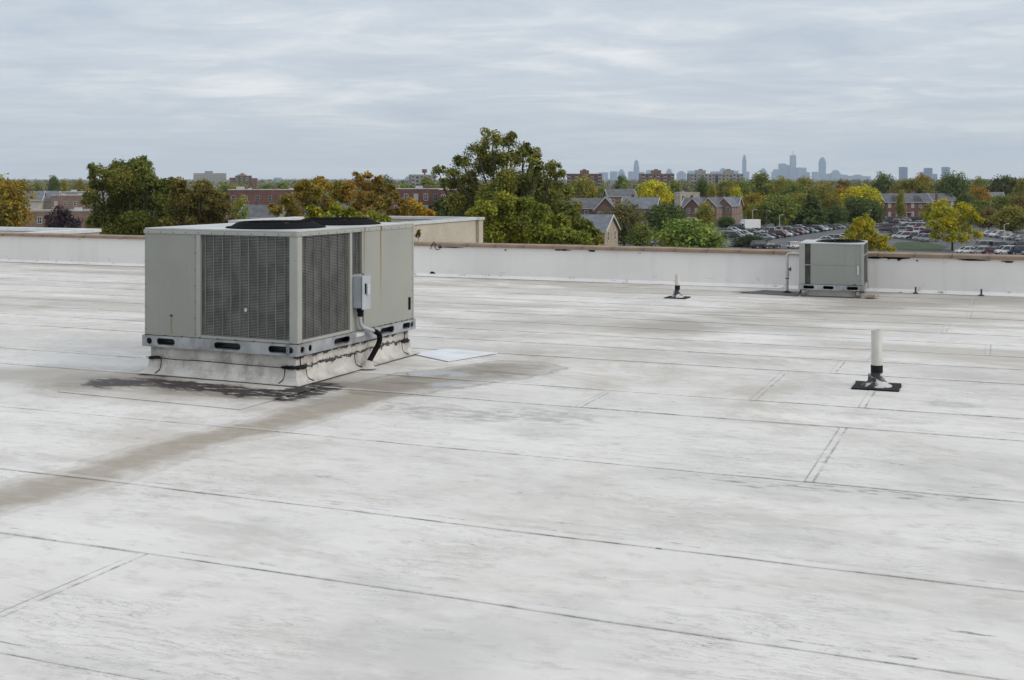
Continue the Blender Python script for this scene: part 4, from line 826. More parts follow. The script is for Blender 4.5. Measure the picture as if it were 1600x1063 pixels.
M_GLASS = simple('dark_window_glass', (.03, .035, .045), .15, var=.3); M_PALEG = simple('pale_blinds', (.36, .36, .35), .5, var=.1)
def win_mesh(w, h, glass=M_GLASS, frame=M_WTRIM, fr=.12):
    mb = MB(); mb.box(-w / 2, -.06, 0, w / 2, -.002, fr).box(-w / 2, -.06, h - fr, w / 2, -.002, h).box(-w / 2, -.06, fr, -w / 2 + fr, -.002, h - fr).box(w / 2 - fr, -.06, fr, w / 2, -.002, h - fr)
    mb.box(-w / 2 + fr, -.02, fr, w / 2 - fr, -.001, h - fr, 1).box(-.04, -.045, fr, .04, -.021, h - fr).box(-w / 2 + fr, -.046, h / 2 - .04, w / 2 - fr, -.0205, h / 2 + .04)
    return mb.mesh('window', [frame, glass])
WIN = win_mesh(1.1, 1.7); WINW = win_mesh(2.6, 1.5); WINS = win_mesh(.9, 1.2); WINP = win_mesh(1.1, 1.7, M_PALEG); WIND = win_mesh(1.1, 1.7, M_GLASS, M_GREYB)
DOOR = MB().box(-.5, -.05, 0, .5, -.001, 2.1).mesh('door', simple('dark_door', (.09, .05, .04), .5))
def put_windows(b, mesh, xs, zs, y=0.0, side=None, w=0, name='window'):
    for z in zs:
        for x in xs:
            o = link(name, mesh[random.randrange(len(mesh))] if isinstance(mesh, list) else mesh, b)
            if side == 'r': o.location = (w, x, z); o.rotation_euler = (0, 0, R(90))
            elif side == 'l': o.location = (-w, x, z); o.rotation_euler = (0, 0, R(-90))
            else: o.location = (x, y, z)
def flat_block(label, cat, px, Y, w, d, h, yaw, mat, floors=2, bays=4, win=None, name='brick_building', cap=M_WTRIM, small=False, parapet=.5):
    b = thing(name, label, cat, (bear(px, Y), Y, GZ), yaw)
    MB().box(-w / 2, 0, 0, w / 2, d, h - parapet).box(-w / 2, 0, h - parapet, w / 2, .3, h).box(-w / 2, d - .3, h - parapet, w / 2, d, h).box(-w / 2, .3, h - parapet, -w / 2 + .3, d - .3, h).box(w / 2 - .3, .3, h - parapet, w / 2, d - .3, h).build('wall', mat, b)
    c = .12; cp = MB(); cp.box(-w / 2 - c, -c, h + .002, w / 2 + c, .35, h + .16).box(-w / 2 - c, d - .35, h + .002, w / 2 + c, d + c, h + .16).box(-w / 2 - c, .35, h + .002, -w / 2 + .35, d - .35, h + .16).box(w / 2 - .35, .35, h + .002, w / 2 + c, d - .35, h + .16)
    cp.build('coping', cap, b); MB().box(-w / 2 + .3, .3, h - parapet + .002, w / 2 - .3, d - .3, h - parapet + .03).build('roof', M_FLATR, b)
    fh = (h - parapet - .4) / floors; xs = [(-w / 2) + w * (i + .5) / bays for i in range(bays)]; zs = [fh * k + fh * .32 for k in range(floors)]
    nb = max(1, int(d / (w / bays))); ys = [d * (i + .5) / nb for i in range(nb)]
    if small:
        mb = MB(); ww, hh = w / bays * .26, fh * .27
        for z in zs:
            for x in xs: mb.box(x - ww, -.05, z, x + ww, -.001, z + hh * 2)
            for y in ys: mb.box(-w / 2 - .05, y - ww, z, -w / 2 - .001, y + ww, z + hh * 2).box(w / 2 + .001, y - ww, z, w / 2 + .05, y + ww, z + hh * 2)
        o = mb.build('window_rows', M_GLASS if small == 1 else M_PALEG, b); o['kind'] = 'stuff'
        mb = MB()
        for z in zs:
            for x in xs[::2]: mb.box(x - ww * 1.6, -.5, z - .25, x + ww * 1.6, -.06, z + .55)
        o = mb.build('balconies', M_PALEG, b); o['kind'] = 'stuff'
    else:
        put_windows(b, win or [WIN, WIN, WINP], xs, zs); put_windows(b, win or WIN, ys, zs, side='r', w=w / 2); put_windows(b, win or WIN, ys, zs, side='l', w=w / 2)
    return b
def roof_clutter(b, w, d, h, n, seed, mat=M_FLATR):
    rr = random.Random(seed)
    for k in range(n):
        x, y, s = rr.uniform(-w * .42, w * .42), rr.uniform(1, max(1.5, d - 1.5)), rr.uniform(.5, 1.1)
        q = rr.random()
        if q < .4: MB().box(x - s, y - s * .6, h - .5, x + s, y + s * .6, h + s * .9).build('roof_hatch', mat, b, .04)
        elif q < .75: MB().box(x - .35, y - .35, h - .5, x + .35, y + .35, h + 1.1).box(x - .42, y - .42, h + 1.1, x + .42, y + .42, h + 1.2).build('chimney', M_DRKB, b)
        else:
            MB().tube([(x, y, h - .5), (x, y, h + .8)], .04, 6).lathe([(0, .0), (.3, .08), (.42, .2)], (x, y, h + .8), 12).build('satellite_dish', M_WTRIM, b)
def gable(label, px, Y, w, d, eave, ridge, yaw, wall, roofm, axis='x', fl=2, bays=3, name='brick_house', win=None, chim=1, porch=False, group=None):
    b = thing(name, label, 'house', (bear(px, Y), Y, GZ), yaw, group); o_ = .35
    if axis == 'x':
        MB().box(-w / 2, 0, 0, w / 2, d, eave).prism([(0, eave), (d, eave), (d / 2, ridge - .15)], 'x', -w / 2, w / 2).build('wall', wall, b)
        for s in (0, 1):
            y0, y1 = (-o_, d / 2) if s == 0 else (d + o_, d / 2); k = (ridge - eave) / (d / 2); z0 = eave - k * o_
            MB().prism([(y0, z0), (y0, z0 + .18), (y1, ridge + .18), (y1, ridge)], 'x', -w / 2 - o_, w / 2 + o_).build('roof_slope', roofm, b)
        for sx in (-1, 1):
            for s in (0, 1):
                y0 = -o_ - .05 if s == 0 else d + o_ + .05; z0 = eave - (ridge - eave) / (d / 2) * o_
                MB().prism([(y0, z0 - .12), (y0, z0 + .22), (d / 2, ridge + .24), (d / 2, ridge - .12)], 'x', sx * (w / 2 + o_) + (.002 if sx > 0 else -.12), sx * (w / 2 + o_) + (.12 if sx > 0 else -.002)).build('bargeboard', M_WTRIM, b)
        MB().box(-w / 2 - o_, -o_ - .1, eave - .30, w / 2 + o_, -o_ - .002, eave - .1).build('gutter', M_WTRIM, b)
    else:
        MB().box(-w / 2, 0, 0, w / 2, d, eave).prism([(-w / 2, eave), (w / 2, eave), (0, ridge - .15)], 'y', 0, d).build('wall', wall, b)
        for s in (-1, 1):
            k = (ridge - eave) / (w / 2); x0 = s * (w / 2 + o_); z0 = eave - k * o_
            MB().prism([(x0, z0), (x0, z0 + .18), (0, ridge + .18), (0, ridge)], 'y', -o_, d + o_).build('roof_slope', roofm, b)
            MB().prism([(x0, z0 - .12), (x0, z0 + .24), (0, ridge + .25), (0, ridge - .12)], 'y', -o_ - .12, -o_ - .002).build('bargeboard', M_WTRIM, b)
    fh = eave / fl; xs = [(-w / 2) + w * (i + .5) / bays for i in range(bays)]; zs = [fh * k + fh * .32 for k in range(fl)]
    put_windows(b, win or [WIN, WIN, WINP], xs, zs); nb = max(1, int(d / 3.2)); ys = [d * (i + .5) / nb for i in range(nb)]
    put_windows(b, win or WIN, ys, zs, side='r', w=w / 2); put_windows(b, win or WIN, ys, zs, side='l', w=w / 2)
    for k in range(chim):
        x = -w / 4 + k * w / 2; y = d * .62 if axis == 'x' else d * .4
        MB().box(x - .4, y - .3, eave, x + .4, y + .3, ridge + .8).box(x - .48, y - .38, ridge + .8, x + .48, y + .38, ridge + .95).build('chimney', M_DRKB, b)
    if porch: MB().box(-1.4, -1.2, 2.45, 1.4, -.002, 2.6).box(-1.3, -1.15, 0, -1.15, -1.0, 2.45).box(1.15, -1.15, 0, 1.3, -1.0, 2.45).build('porch', M_WTRIM, b)
    o = link('door', DOOR, b); o.location = (xs[0] + w / bays * .5 if bays > 1 else .9, 0, 0)
    return b
# beige building next door: three wings with white coping
YB1 = YAW
M_BEIGE = wallmat('beige_stucco', (.47, .41, .33), (.55, .485, .40), .7); M_COPW = simple('white_metal_coping', (.62, .63, .63), .4, var=.08); M_RDK = simple('dark_tar_roof', (.05, .05, .052), .85, var=.3)
def wing(label, X, Y, x0, x1, y0, y1, zt, roofm, pitw=.28, dip=.35):
    b = thing('beige_building', label, 'building', (X, Y, GZ), YB1); h = zt - GZ
    MB().box(x0, y0, 0, x1, y1, h - dip).box(x0, y0, h - dip, x1, y0 + pitw, h).box(x0, y1 - pitw, h - dip, x1, y1, h).box(x0, y0 + pitw, h - dip, x0 + pitw, y1 - pitw, h).box(x1 - pitw, y0 + pitw, h - dip, x1, y1 - pitw, h).build('wall', M_BEIGE, b)
    c = .05; cp = MB(); w = pitw + .04
    cp.box(x0 - c, y0 - c, h + .002, x1 + c, y0 + w, h + .11).box(x0 - c, y1 - w, h + .002, x1 + c, y1 + c, h + .11).box(x0 - c, y0 + w, h + .002, x0 + w, y1 - w, h + .11).box(x1 - w, y0 + w, h + .002, x1 + c, y1 - w, h + .11)
    cp.build('coping', M_COPW, b); MB().box(x0 + pitw, y0 + pitw, h - dip + .002, x1 - pitw, y1 - pitw, h - dip + .02).build('roof', roofm, b); return b
wing('beige stucco wall with white coping beside the tallest oak', -3.83, 45.0, -.42, 0, 0, 6.1, .24, M_RDK, .25)
wing('beige wing with dark roof under the orange autumn trees', -1.38, 50.6, -7.2, -.02, .02, .44, .24, M_RDK, .2, .05)
wing('beige wing end with white coping behind the fans of the large unit', -9.0, 52.7, -.6, 0, -4.9, 0, .20, M_RDK, .3)
wing('white roofed beige wing low behind the parapet beside the tall elm', -13.45, 39.0, -14, 0, -5.0, 0, .25, simple('white_roof_sheet', (.62, .64, .66), .5, var=.06), .3, .06)
# west side
b = flat_block('long brown brick block with flat roof before the row houses', 'building', 62, 290, 27, 12, 7.0, R(6), M_BRNB, 2, 7, name='brick_building'); roof_clutter(b, 27, 12, 7.0, 5, 3)
for i, (px, Y, yaw, lab, wl, rf) in enumerate([(50, 415, R(10), 'cream row house with slate roof next to the golden olive tree', M_CREAM, M_SLATEB), (74, 420, R(10), 'cream row house with slate roof in the middle of its row', M_CREAM, M_SLATEB)]):
    gable(lab, px, Y, 6.2, 9, 7.4, 10.4, yaw, wl, rf, 'x', 2, 2)
b = flat_block('pinkish flat topped terrace with round headed windows near the tall elm', 'building', 110, 418, 13, 12, 9.0, R(8), M_BRNB, 2, 4); roof_clutter(b, 13, 12, 9, 3, 4)
b = flat_block('pale terrace roof with chimneys behind the pinkish flat topped terrace', 'building', 128, 470, 17, 12, 9.6, R(8), M_GREYB, 2, 5); roof_clutter(b, 17, 12, 9.6, 5, 6)
b = flat_block('long red brick building with white cluttered roof under the stepped block', 'building', 412, 350, 21, 14, 11.6, R(4), M_REDB, 3, 6, win=[WIND, WIND, WIN]); roof_clutter(b, 21, 14, 11.6, 9, 8)
gable('grey roofed bungalow below the long red brick building', 402, 260, 9, 7, 6.6, 9.0, R(-15), M_GREYB, M_SLATE, 'x', 1, 3, name='bungalow')
b = flat_block('red brick block with flat roof beside the tallest oak', 'building', 650, 300, 12.5, 12, 12.3, R(-4), M_REDB, 4, 5, win=[WIN, WIND, WINP]); roof_clutter(b, 12.5, 12, 12.3, 3, 12)
b = flat_block('projecting red brick wing partly behind the tallest oak', 'building', 700, 290, 4.4, 10, 12.2, R(-4), M_REDB, 4, 2); roof_clutter(b, 4, 10, 12.2, 1, 2)
b = flat_block('grey concrete block with water tank on its roof', 'building', 662, 900, 19, 14, 17.8, R(12), M_GREYB, 6, 6, name='apartment_block', small=1)
MB().tube([(1.5, 6, 17.7), (1.5, 6, 19.2)], .6, 8).tube([(1.5, 6, 19.2), (1.5, 6, 22)], 1.9, 12).build('water_tank', M_DRKB, b)
b = flat_block('pale blue grey slab tower with rooftop box', 'apartments', 328, 2100, 56, 18, 24, R(14), M_GREYB, 8, 14, name='apartment_block', small=2)
MB().box(-9, 4, 23.6, 5, 14, 28).build('rooftop_box', M_GREYB, b)
b = flat_block('stepped brown apartment block with small tower', 'apartments', 380, 1500, 20, 16, 18.5, R(10), M_DRKB, 6, 6, name='apartment_block', small=1)
MB().box(-7, 3, 18, 3, 12, 20).box(-3.5, 4, 20, .5, 9, 21.6).build('stepped_tower', M_BRNB, b); MB().box(-17, 1, 0, -10.05, 15, 16).box(10.05, 1, 0, 17, 15, 15.4).build('side_wing', M_DRKB, b)
# apartment blocks across the middle
for px, w, lab, mt in ((913, 54, 'brown apartment block with red penthouse beside the tallest oak', M_REDB), (1028, 52, 'dark brown apartment block behind the golden yellow tree', M_DRKB), (1098, 40, 'grey brown apartment block, third from the tallest oak', M_GREYB), (1142, 40, 'grey brown apartment block closest to the needle tower', M_GREYB)):
    Y = 1150; ww = w / F * Y
    b = flat_block(lab, 'apartments', px, Y, ww, 15, 19.4, R(-6 if px < 950 else 4), mt, 6, 9 if w > 45 else 7, name='apartment_block', small=1, cap=M_DRKB)
    MB().box(-4.5, 4, 19, 4.0, 12, 22.9).build('penthouse', mt, b); MB().box(-2.0, 6, 22.9, 1.2, 9, 24.0).build('lift_house', M_DRKB, b)
# houses by the car park
gable('stone gabled house with grey slate roof close behind the coping', 889, 217, 13.5, 9.0, 5.6, 8.2, R(-20), M_TANB, M_SLATEB, 'x', 2, 4, name='stone_house', chim=0)
h_ = gable('dark brick house with oval window behind the stone gabled house', 916, 325, 11, 9, 7.0, 9.4, R(-12), M_DRKB, M_SLATE, 'x', 2, 3, chim=2)
gable('dark brick gable with white edging next to the thin leaved olive tree', 946, 322, 6.0, 9, 6.6, 9.9, R(-8), M_DRKB, M_SLATE, 'y', 2, 2, chim=0)
gable('brick house with blue grey roof behind the dark green tree', 998, 345, 10, 9, 6.6, 9.3, R(-14), M_BRNB, M_SLATEB, 'x', 2, 4)
gable('small pinkish brick house below the tapering glass tower', 972, 430, 10, 9, 8.6, 11.0, R(6), M_BRNB, M_SLATE, 'x', 2, 3, chim=2)
for px, lab, Y, wl, rf in ((1082, 'first gabled brick house of the row, next to the dark green tree', 378, M_DRKB, M_SLATE), (1107, 'middle gabled brick house of the row', 384, M_BRNB, M_SLATE), (1131, 'end gabled house of the row with pale roof by the box truck', 390, M_BRNB, M_SLATEB)):
    gable(lab, px, Y, 5.2, 10, 6.0, 8.7, R(-24), wl, rf, 'y', 2, 2, name='brick_house', chim=1, porch=True)
    gable('rear wing of the ' + lab.split(' by ')[0].split(', next')[0], px + 3, Y + 9.5, 8, 7, 5.8, 8.6, R(-24), wl, rf, 'x', 2, 2, name='house_wing', chim=0)
b = flat_block('beige flat roofed building behind the middle of the gabled row', 'building', 1078, 470, 8, 9, 9.4, R(6), M_CREAM, 3, 3)
for i, (px, Y, lab) in enumerate([(1118, 520, 'brick terrace house above the gabled row, beside the slim olive tree'), (1132, 535, 'brick terrace house above the gabled row, below the fourth apartment block'), (1060, 560, 'white gabled cottage seen between the golden tree and the beige building')]):
    gable(lab, px, Y, 7.5, 8, 8.0, 10.6, R(8), (M_BRNB, M_REDB, M_CREAM)[i], M_SLATE, 'xxy'[i], 2, 2)
b = gable('long brick row house with slate roof facing the car park', 1420, 440, 17.5, 9, 6.4, 9.3, R(5), M_REDB, M_SLATE, 'x', 2, 6, name='row_house', chim=3, porch=True)
for x in (-4.8, 3.6):
    MB().prism([(x - 2, 6.0), (x + 2, 6.0), (x, 8.7)], 'y', -.4, 4).build('dormer', M_SLATE, b)
gable('grey slate roof house under the large dark green tree', 1472, 470, 12, 9, 6.6, 9.0, R(12), M_BRNB, M_SLATE, 'x', 2, 4)
gable('pale house roof glimpsed beside the orange topped tree', 1553, 470, 8, 8, 7.2, 9.4, R(-10), M_CREAM, M_SLATEB, 'x', 2, 2)
# ------------------------------------------------------------------ vehicles
def paint_mat():
    t = NT('car_paint', .28); oi = t.N('ShaderNodeObjectInfo'); t.color(oi.outputs['Color']); t.b.inputs['Coat Weight'].default_value = .4; return t.m
M_CAR = paint_mat(); M_TYRE = simple('tyre', (.02, .02, .02), .8); M_RIM = simple('alloy', (.35, .35, .36), .35, .6); M_LAMP = simple('lamp_glass', (.6, .6, .58), .15); M_TAIL = simple('tail_lamp', (.30, .02, .02), .2)
def car_proto(kind):
    if kind == 'sedan': prof = [(-2.2, .32), (-2.27, .62), (-2.18, .90), (-1.45, .95), (.95, .90), (1.95, .74), (2.22, .58), (2.22, .32)]; cab = (-1.72, 1.15, -1.05, .30, .93, 1.42); Lw = (-1.38, 1.38)
    elif kind == 'hatchback': prof = [(-1.95, .32), (-2.0, .65), (-1.92, .95), (-1.2, .98), (1.0, .94), (1.75, .78), (1.98, .58), (1.98, .32)]; cab = (-1.93, 1.2, -1.5, .35, .95, 1.48); Lw = (-1.25, 1.25)
    elif kind == 'suv': prof = [(-2.2, .38), (-2.28, .75), (-2.2, 1.06), (-1.2, 1.08), (1.05, 1.05), (2.0, .95), (2.25, .72), (2.25, .38)]; cab = (-2.2, 1.25, -1.95, .45, 1.06, 1.74); Lw = (-1.38, 1.38)
    else: prof = [(-2.4, .36), (-2.45, .8), (-2.4, 1.12), (-1.2, 1.14), (1.5, 1.10), (2.2, .9), (2.4, .68), (2.4, .36)]; cab = (-2.4, 1.95, -2.25, .95, 1.12, 1.86); Lw = (-1.5, 1.5)
    W2 = .88; x0, x1, x2, x3, z0, z1 = cab; parts = {}
    parts['body'] = MB().prism(prof, 'y', -W2, W2).mesh('body', M_CAR, .10)
    g = MB(); y0, y1 = W2 - .05, W2 - .22
    g.add([(x0, -y0, z0 - .06), (x1, -y0, z0 - .06), (x1, y0, z0 - .06), (x0, y0, z0 - .06), (x2, -y1, z1 - .04), (x3, -y1, z1 - .04), (x3, y1, z1 - .04), (x2, y1, z1 - .04)], [(0, 3, 2, 1), (4, 5, 6, 7), (0, 1, 5, 4), (1, 2, 6, 5), (2, 3, 7, 6), (3, 0, 4, 7)])
    parts['window_glass'] = g.mesh('window_glass', M_GLASS)
    rp = MB(); rp.box(x2 - .06, -y1 - .03, z1 - .06, x3 + .08, y1 + .03, z1 + .01)
    for s in (-1, 1):
        for xa, xb in ((x0, x2), (x1, x3), ((x0 + x1) / 2 - .1, (x2 + x3) / 2)): rp.tube([(xa, s * y0, z0 - .03), (xb, s * (y1 + .01), z1 - .05)], .045, 5)
    parts['roof_panel'] = rp.mesh('roof_panel', M_CAR)
    wh = MB(); wh.lathe([(.14, -.10), (.31, -.10), (.33, -.07), (.33, .07), (.31, .10), (.20, .10)], seg=14).lathe([(0, .085), (.2, .095)], seg=10, mi=1).lathe([(.2, -.095), (0, -.085)], seg=10, mi=1)
    wm = wh.mesh('wheel', [M_TYRE, M_RIM]); wheels = [(x, s * (W2 - .08), .33, s) for x in Lw for s in (-1, 1)]
    fx, bx_ = prof[-2][0], prof[1][0]; hz_ = prof[-2][1] + .05
    hl = MB().box(-.06, -.2, -.07, .04, .2, .07).mesh('headlight', M_LAMP); tl = MB().box(-.03, -.17, -.09, .04, .17, .09).mesh('tail_light', M_TAIL)
    return parts, wm, wheels, hl, tl, fx, bx_, hz_, prof[2][1] - .12
CARS = {k: car_proto(k) for k in ('sedan', 'hatchback', 'suv', 'minivan')}
CC = {'white': (.72, .72, .72), 'silver': (.42, .43, .45), 'grey': (.14, .145, .15), 'black': (.012, .012, .014), 'dark red': (.12, .008, .012), 'red': (.32, .016, .014), 'dark blue': (.018, .025, .055), 'beige': (.36, .31, .24), 'dark grey': (.045, .047, .05)}
def car(X, Y, yaw, kind, colr, label, group):
    parts, wm, wheels, hl, tl, fx, bx_, hz_, tz = CARS[kind]
    c = thing('parked_car', label, 'car', (X, Y, GZ + .032), yaw, group)
    for nme, me in parts.items(): o = link(nme, me, c); o.color = (*CC[colr], 1)
    for x, y, z, s in wheels: o = link('wheel', wm, c); o.location = (x, y, z); o.rotation_euler = (R(-90) * s, 0, 0)
    for s in (-1, 1):
        o = link('headlight', hl, c); o.location = (fx - .02, s * .58, hz_); o = link('tail_light', tl, c); o.location = (bx_ + .05, s * .62, tz)
    return c
cp = random.Random(4); KINDS = ['sedan', 'sedan', 'suv', 'hatchback', 'sedan', 'suv', 'minivan']
def car_row(p0, p1, cols, yaw, ref, rowname, kinds=None):
    (xa, ya), (xb, yb) = gp(*p0), gp(*p1); n = len(cols)
    for i, c in enumerate(cols):
        if c is None: continue
        t = i / max(1, n - 1); k = (kinds or KINDS)[i % len(kinds or KINDS)] if kinds else cp.choice(KINDS)
        car(xa + (xb - xa) * t + cp.uniform(-.1, .1), ya + (yb - ya) * t + cp.uniform(-.2, .2), yaw + cp.uniform(-.03, .03), k, c,
            f'{c} {"SUV" if k == "suv" else k}, {ORD[i]} from {ref} in {rowname}', 'cars parked in the lot')
AX = R(-29)                                  # cars' heading across the aisles
car_row((1196, 374.5), (1309, 357.5), ['silver', 'black', 'dark red', 'white', 'grey', 'dark red', 'silver', 'dark blue', 'silver', 'black', 'white', 'silver', 'dark grey', 'grey', 'silver'], AX, 'the hedge', 'the aisle row before the grove')
car_row((1200, 365.5), (1262, 356.5), ['white', 'silver', 'black', 'white', 'grey', 'white', 'silver', 'dark grey'], AX + math.pi, 'the box truck', 'the row tucked under the trees')
car_row((1143, 374), (1182, 364.5), ['dark grey', 'silver', 'black', 'white', 'black', 'silver', 'dark blue'], R(-20), 'the hedge end', 'the row facing the box truck')
car_row((1140, 365), (1160, 360.5), ['silver', 'white', 'dark grey', 'black'], R(-20), 'the gabled row', 'the row beside the clipped tree')
car_row((1190, 389), (1244, 388.5), ['dark blue', 'dark grey', None, None, 'white'], R(20), 'the hedge', 'the row above the gas pipe', ['suv', 'sedan', 'suv', 'suv', 'hatchback'])
car_row((1288, 379), (1332, 376.5), ['white', 'silver', 'white', 'white', 'silver'], R(165), 'the aisle', 'the row above the small unit')
car_row((1398, 372), (1452, 378), ['dark red', 'white', 'white', 'black', 'silver', 'silver'], R(160), 'the small unit', 'the front row of the middle lot')
car_row((1386, 363.5), (1462, 366.5), ['dark red', 'black', 'grey', 'silver', 'red', 'white', 'dark red', 'black'], R(-20), 'the small unit', 'the middle lot')
car_row((1366, 356.5), (1450, 358.5), ['silver', 'beige', 'dark grey', 'dark red', 'silver', 'black', 'white', 'red', 'silver'], R(160), 'the grove', 'the third row of the middle lot')
car_row((1358, 351), (1448, 352), ['white', 'dark grey', 'silver', 'black', 'dark red', 'white', 'silver', 'black', 'white', 'grey'], R(-20), 'the grove', 'the fourth row of the middle lot')
car_row((1350, 346.8), (1440, 347.2), ['black', 'silver', 'white', 'dark red', 'grey', 'white', 'black', 'silver'], R(160), 'the grove', 'the row along the brick row house')
car_row((1540, 368), (1600, 378), ['silver', 'grey', 'white', 'grey', 'silver', 'dark grey', 'grey'], R(200), 'the island tree', 'the row under the trees')
car_row((1510, 397), (1612, 399), ['white', 'silver', 'dark red', 'white', 'dark blue', 'silver'], R(185), 'the island tree', 'the row just over the coping')
car_row((1545, 390.5), (1622, 392), ['silver', 'grey', 'dark red', 'black', 'beige'], R(5), 'the island tree', 'the second row over the coping', ['minivan', 'suv', 'sedan', 'suv', 'sedan'])
car_row((1060, 384), (1085, 383), ['silver', 'dark grey'], R(10), 'the stone gabled house', 'the road beyond the coping')
car(bear(1028, 262), 262, R(15), 'sedan', 'dark blue', 'dark blue sedan on the road beside the thin leaved olive tree', None)
X, Y = gp(1170, 361.5)
tr = thing('box_truck', 'white box truck parked behind the rows of cars', 'truck', (X, Y, GZ + .032), R(-160))
M_TRW = simple('truck_white', (.70, .70, .70), .4, var=.05)
MB().box(-3.2, -1.15, .85, 2.0, 1.15, 3.3).build('cargo_box', M_TRW, tr, .05); MB().prism([(2.05, .5), (2.05, 2.4), (2.7, 2.4), (3.3, 1.55), (3.7, 1.4), (3.75, .5)], 'y', -1.0, 1.0).build('cab', M_TRW, tr, .08)
MB().prism([(2.74, 2.28), (3.26, 1.6), (3.30, 1.6), (2.80, 2.30)], 'y', -.9, .9).build('windscreen', M_GLASS, tr); MB().box(2.2, -1.015, 1.55, 2.9, -1.001, 2.2).build('side_window', M_GLASS, tr); MB().box(2.2, 1.001, 1.55, 2.9, 1.015, 2.2).build('side_window', M_GLASS, tr)
MB().box(-3.1, -.5, .5, 2.04, .5, .84).build('chassis', M_TYRE, tr)
for x in (-2.1, 2.8):
    for s in (-1, 1): o = link('wheel', CARS['suv'][1], tr); o.location = (x, s * .95, .42); o.rotation_euler = (R(-90) * s, 0, 0); o.scale = (1.27, 1.27, 1.2)
# lamp posts
M_POLE = simple('pale_pole', (.45, .45, .44), .5, .2); M_DPOLE = simple('dark_pole', (.08, .08, .085), .5, .2)
for px, py, yt, mt, lab in ((1176, 360, 328, M_POLE, 'tall pale lamp post behind the box truck'), (1197, 366, 330, M_DPOLE, 'dark lamp post at the end of the aisle row'), (1218, 362, 336, M_POLE, 'pale lamp post under the big green tree'), (1356, 358, 329, M_DPOLE, 'dark lamp post beside the tree behind the small unit'), (1569, 379, 350, M_POLE, 'white lamp post in front of the overhanging tree'), (1052, 368, 338, M_DPOLE, 'dark lamp post before the dark green tree'), (1508, 372, 352, M_DPOLE, 'dark lamp post next to the yellow green island tree')):
    X, Y = gp(px, py); H = (py - yt) / F * Y; l = thing('lamp_post', lab, 'lamp post', (X, Y, GZ), R(20), 'car park lamp posts')
    MB().tube([(0, 0, 0), (0, 0, H - .15)], [.13, .08], 8).build('pole', mt, l); MB().tube([(0, 0, H - .2), (.5, 0, H - .05), (.9, 0, H)], .05, 6).build('arm', mt, l); MB().box(.7, -.18, H - .06, 1.3, .18, H + .08).build('lamp_head', M_POLE, l)
# ------------------------------------------------------------------ the hazy skyline
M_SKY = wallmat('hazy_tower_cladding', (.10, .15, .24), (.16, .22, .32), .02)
D = 15500.0
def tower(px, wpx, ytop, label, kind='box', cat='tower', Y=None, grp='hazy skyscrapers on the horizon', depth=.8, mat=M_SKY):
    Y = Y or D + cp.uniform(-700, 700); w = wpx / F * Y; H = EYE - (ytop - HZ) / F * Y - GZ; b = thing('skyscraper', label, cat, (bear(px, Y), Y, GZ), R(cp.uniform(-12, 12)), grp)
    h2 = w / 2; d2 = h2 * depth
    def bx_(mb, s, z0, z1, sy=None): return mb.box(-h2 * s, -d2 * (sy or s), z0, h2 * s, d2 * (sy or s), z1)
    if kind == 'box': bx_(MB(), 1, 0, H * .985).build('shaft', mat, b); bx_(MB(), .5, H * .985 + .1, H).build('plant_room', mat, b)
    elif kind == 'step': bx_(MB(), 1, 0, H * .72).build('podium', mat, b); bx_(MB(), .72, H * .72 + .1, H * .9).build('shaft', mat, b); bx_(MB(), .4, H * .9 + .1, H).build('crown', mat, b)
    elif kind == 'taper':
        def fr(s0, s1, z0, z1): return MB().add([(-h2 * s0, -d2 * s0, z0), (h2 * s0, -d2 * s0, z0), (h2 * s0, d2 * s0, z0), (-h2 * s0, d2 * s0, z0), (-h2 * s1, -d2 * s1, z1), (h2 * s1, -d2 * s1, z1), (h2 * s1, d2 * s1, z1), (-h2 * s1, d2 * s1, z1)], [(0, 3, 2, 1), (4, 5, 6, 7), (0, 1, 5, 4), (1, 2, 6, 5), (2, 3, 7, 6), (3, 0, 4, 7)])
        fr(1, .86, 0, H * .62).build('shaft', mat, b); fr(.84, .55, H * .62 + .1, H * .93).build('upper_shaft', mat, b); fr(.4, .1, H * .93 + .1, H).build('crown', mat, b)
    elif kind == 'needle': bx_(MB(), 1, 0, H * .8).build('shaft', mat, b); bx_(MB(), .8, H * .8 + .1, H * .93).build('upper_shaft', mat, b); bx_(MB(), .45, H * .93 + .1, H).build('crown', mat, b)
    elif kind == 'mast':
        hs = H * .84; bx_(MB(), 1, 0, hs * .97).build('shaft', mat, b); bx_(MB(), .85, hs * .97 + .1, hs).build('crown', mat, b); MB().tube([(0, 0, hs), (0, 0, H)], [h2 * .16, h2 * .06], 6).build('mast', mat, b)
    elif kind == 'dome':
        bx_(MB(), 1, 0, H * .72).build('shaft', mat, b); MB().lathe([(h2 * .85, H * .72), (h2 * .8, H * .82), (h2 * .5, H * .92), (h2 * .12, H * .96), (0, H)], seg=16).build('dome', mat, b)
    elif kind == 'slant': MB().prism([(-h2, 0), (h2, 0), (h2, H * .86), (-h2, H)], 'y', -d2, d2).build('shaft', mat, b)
    return b
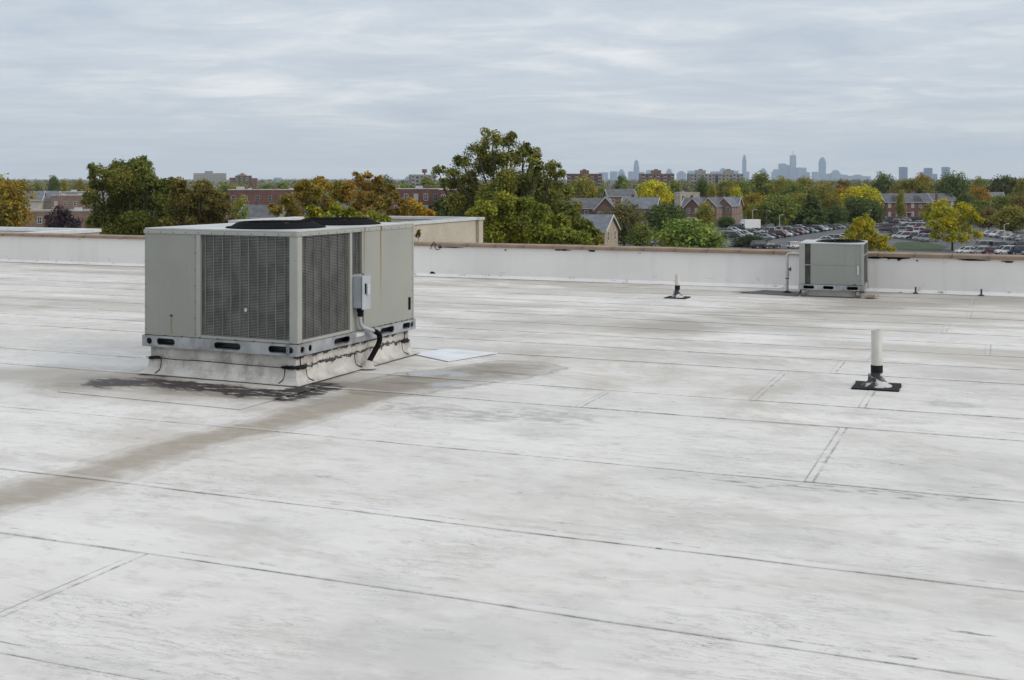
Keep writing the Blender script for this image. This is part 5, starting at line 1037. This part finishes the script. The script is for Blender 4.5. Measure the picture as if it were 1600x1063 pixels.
for a in [(943, 14, 269.5, 'low hazy slab nearest to the apartment block with red penthouse'), (959, 11, 268, 'hazy square block beside the low slab'), (971, 10, 265, 'hazy stepped block west of the tapering tower', 'step'), (985.5, 8, 268, 'small hazy block touching the tapering tower'), (994.3, 9.5, 249.5, 'tapering pale glass tower', 'taper'), (1003, 8, 269, 'small hazy block east of the tapering tower'), (1016, 12, 266, 'hazy slab behind the dark brown apartment block'), (1045.5, 10, 264, 'hazy stepped tower behind the dark brown penthouse', 'step'), (1064.5, 15, 267.5, 'broad hazy block east of the golden yellow tree', 'step'), (1079.5, 9, 267, 'hazy block just before the third apartment block'), (1092, 12, 266, 'hazy slab behind the third apartment block'), (1117, 12, 268, 'hazy slab between the third and fourth apartment blocks'), (1130, 14, 263, 'hazy stepped tower behind the fourth apartment block', 'step'), (1149, 10, 267, 'hazy low block west of the needle tower'),
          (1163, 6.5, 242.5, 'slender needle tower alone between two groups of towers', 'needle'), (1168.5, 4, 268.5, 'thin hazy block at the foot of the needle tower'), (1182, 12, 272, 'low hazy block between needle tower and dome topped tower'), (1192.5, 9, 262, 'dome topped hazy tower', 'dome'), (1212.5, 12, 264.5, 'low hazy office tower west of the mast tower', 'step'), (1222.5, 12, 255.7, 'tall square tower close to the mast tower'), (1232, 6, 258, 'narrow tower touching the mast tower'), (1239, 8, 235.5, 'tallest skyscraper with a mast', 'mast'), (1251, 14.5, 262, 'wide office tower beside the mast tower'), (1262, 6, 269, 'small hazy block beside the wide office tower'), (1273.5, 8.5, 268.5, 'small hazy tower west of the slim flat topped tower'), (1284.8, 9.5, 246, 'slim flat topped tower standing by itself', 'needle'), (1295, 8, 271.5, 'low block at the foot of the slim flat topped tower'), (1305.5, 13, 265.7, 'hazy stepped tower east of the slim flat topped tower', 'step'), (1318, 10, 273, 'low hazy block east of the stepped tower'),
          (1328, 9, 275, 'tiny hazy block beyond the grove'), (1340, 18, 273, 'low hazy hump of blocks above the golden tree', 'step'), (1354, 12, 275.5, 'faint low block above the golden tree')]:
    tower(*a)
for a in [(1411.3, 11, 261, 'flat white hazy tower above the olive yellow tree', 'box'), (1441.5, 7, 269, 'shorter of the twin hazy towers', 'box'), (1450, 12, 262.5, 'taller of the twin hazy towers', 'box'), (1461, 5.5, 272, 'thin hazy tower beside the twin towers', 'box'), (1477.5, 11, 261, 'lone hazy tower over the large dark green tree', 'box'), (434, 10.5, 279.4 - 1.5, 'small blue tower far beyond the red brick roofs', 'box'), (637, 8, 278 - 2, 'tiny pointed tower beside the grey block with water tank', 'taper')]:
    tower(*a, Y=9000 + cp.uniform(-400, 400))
# ------------------------------------------------------------------ the air
hz = MB().box(-7600, -950, GZ - 1.5, 7600, 17600, 420).build('haze', None)
hz['kind'] = 'stuff'; m = bpy.data.materials.new('haze'); m.use_nodes = True; nt = m.node_tree; nt.nodes.clear()
o_ = nt.nodes.new('ShaderNodeOutputMaterial'); pv = nt.nodes.new('ShaderNodeVolumePrincipled'); pv.inputs['Color'].default_value = (.74, .86, 1.0, 1); pv.inputs['Density'].default_value = 4.6e-5; pv.inputs['Anisotropy'].default_value = 0.0
nt.links.new(pv.outputs[0], o_.inputs['Volume']); hz.data.materials.clear(); hz.data.materials.append(m)
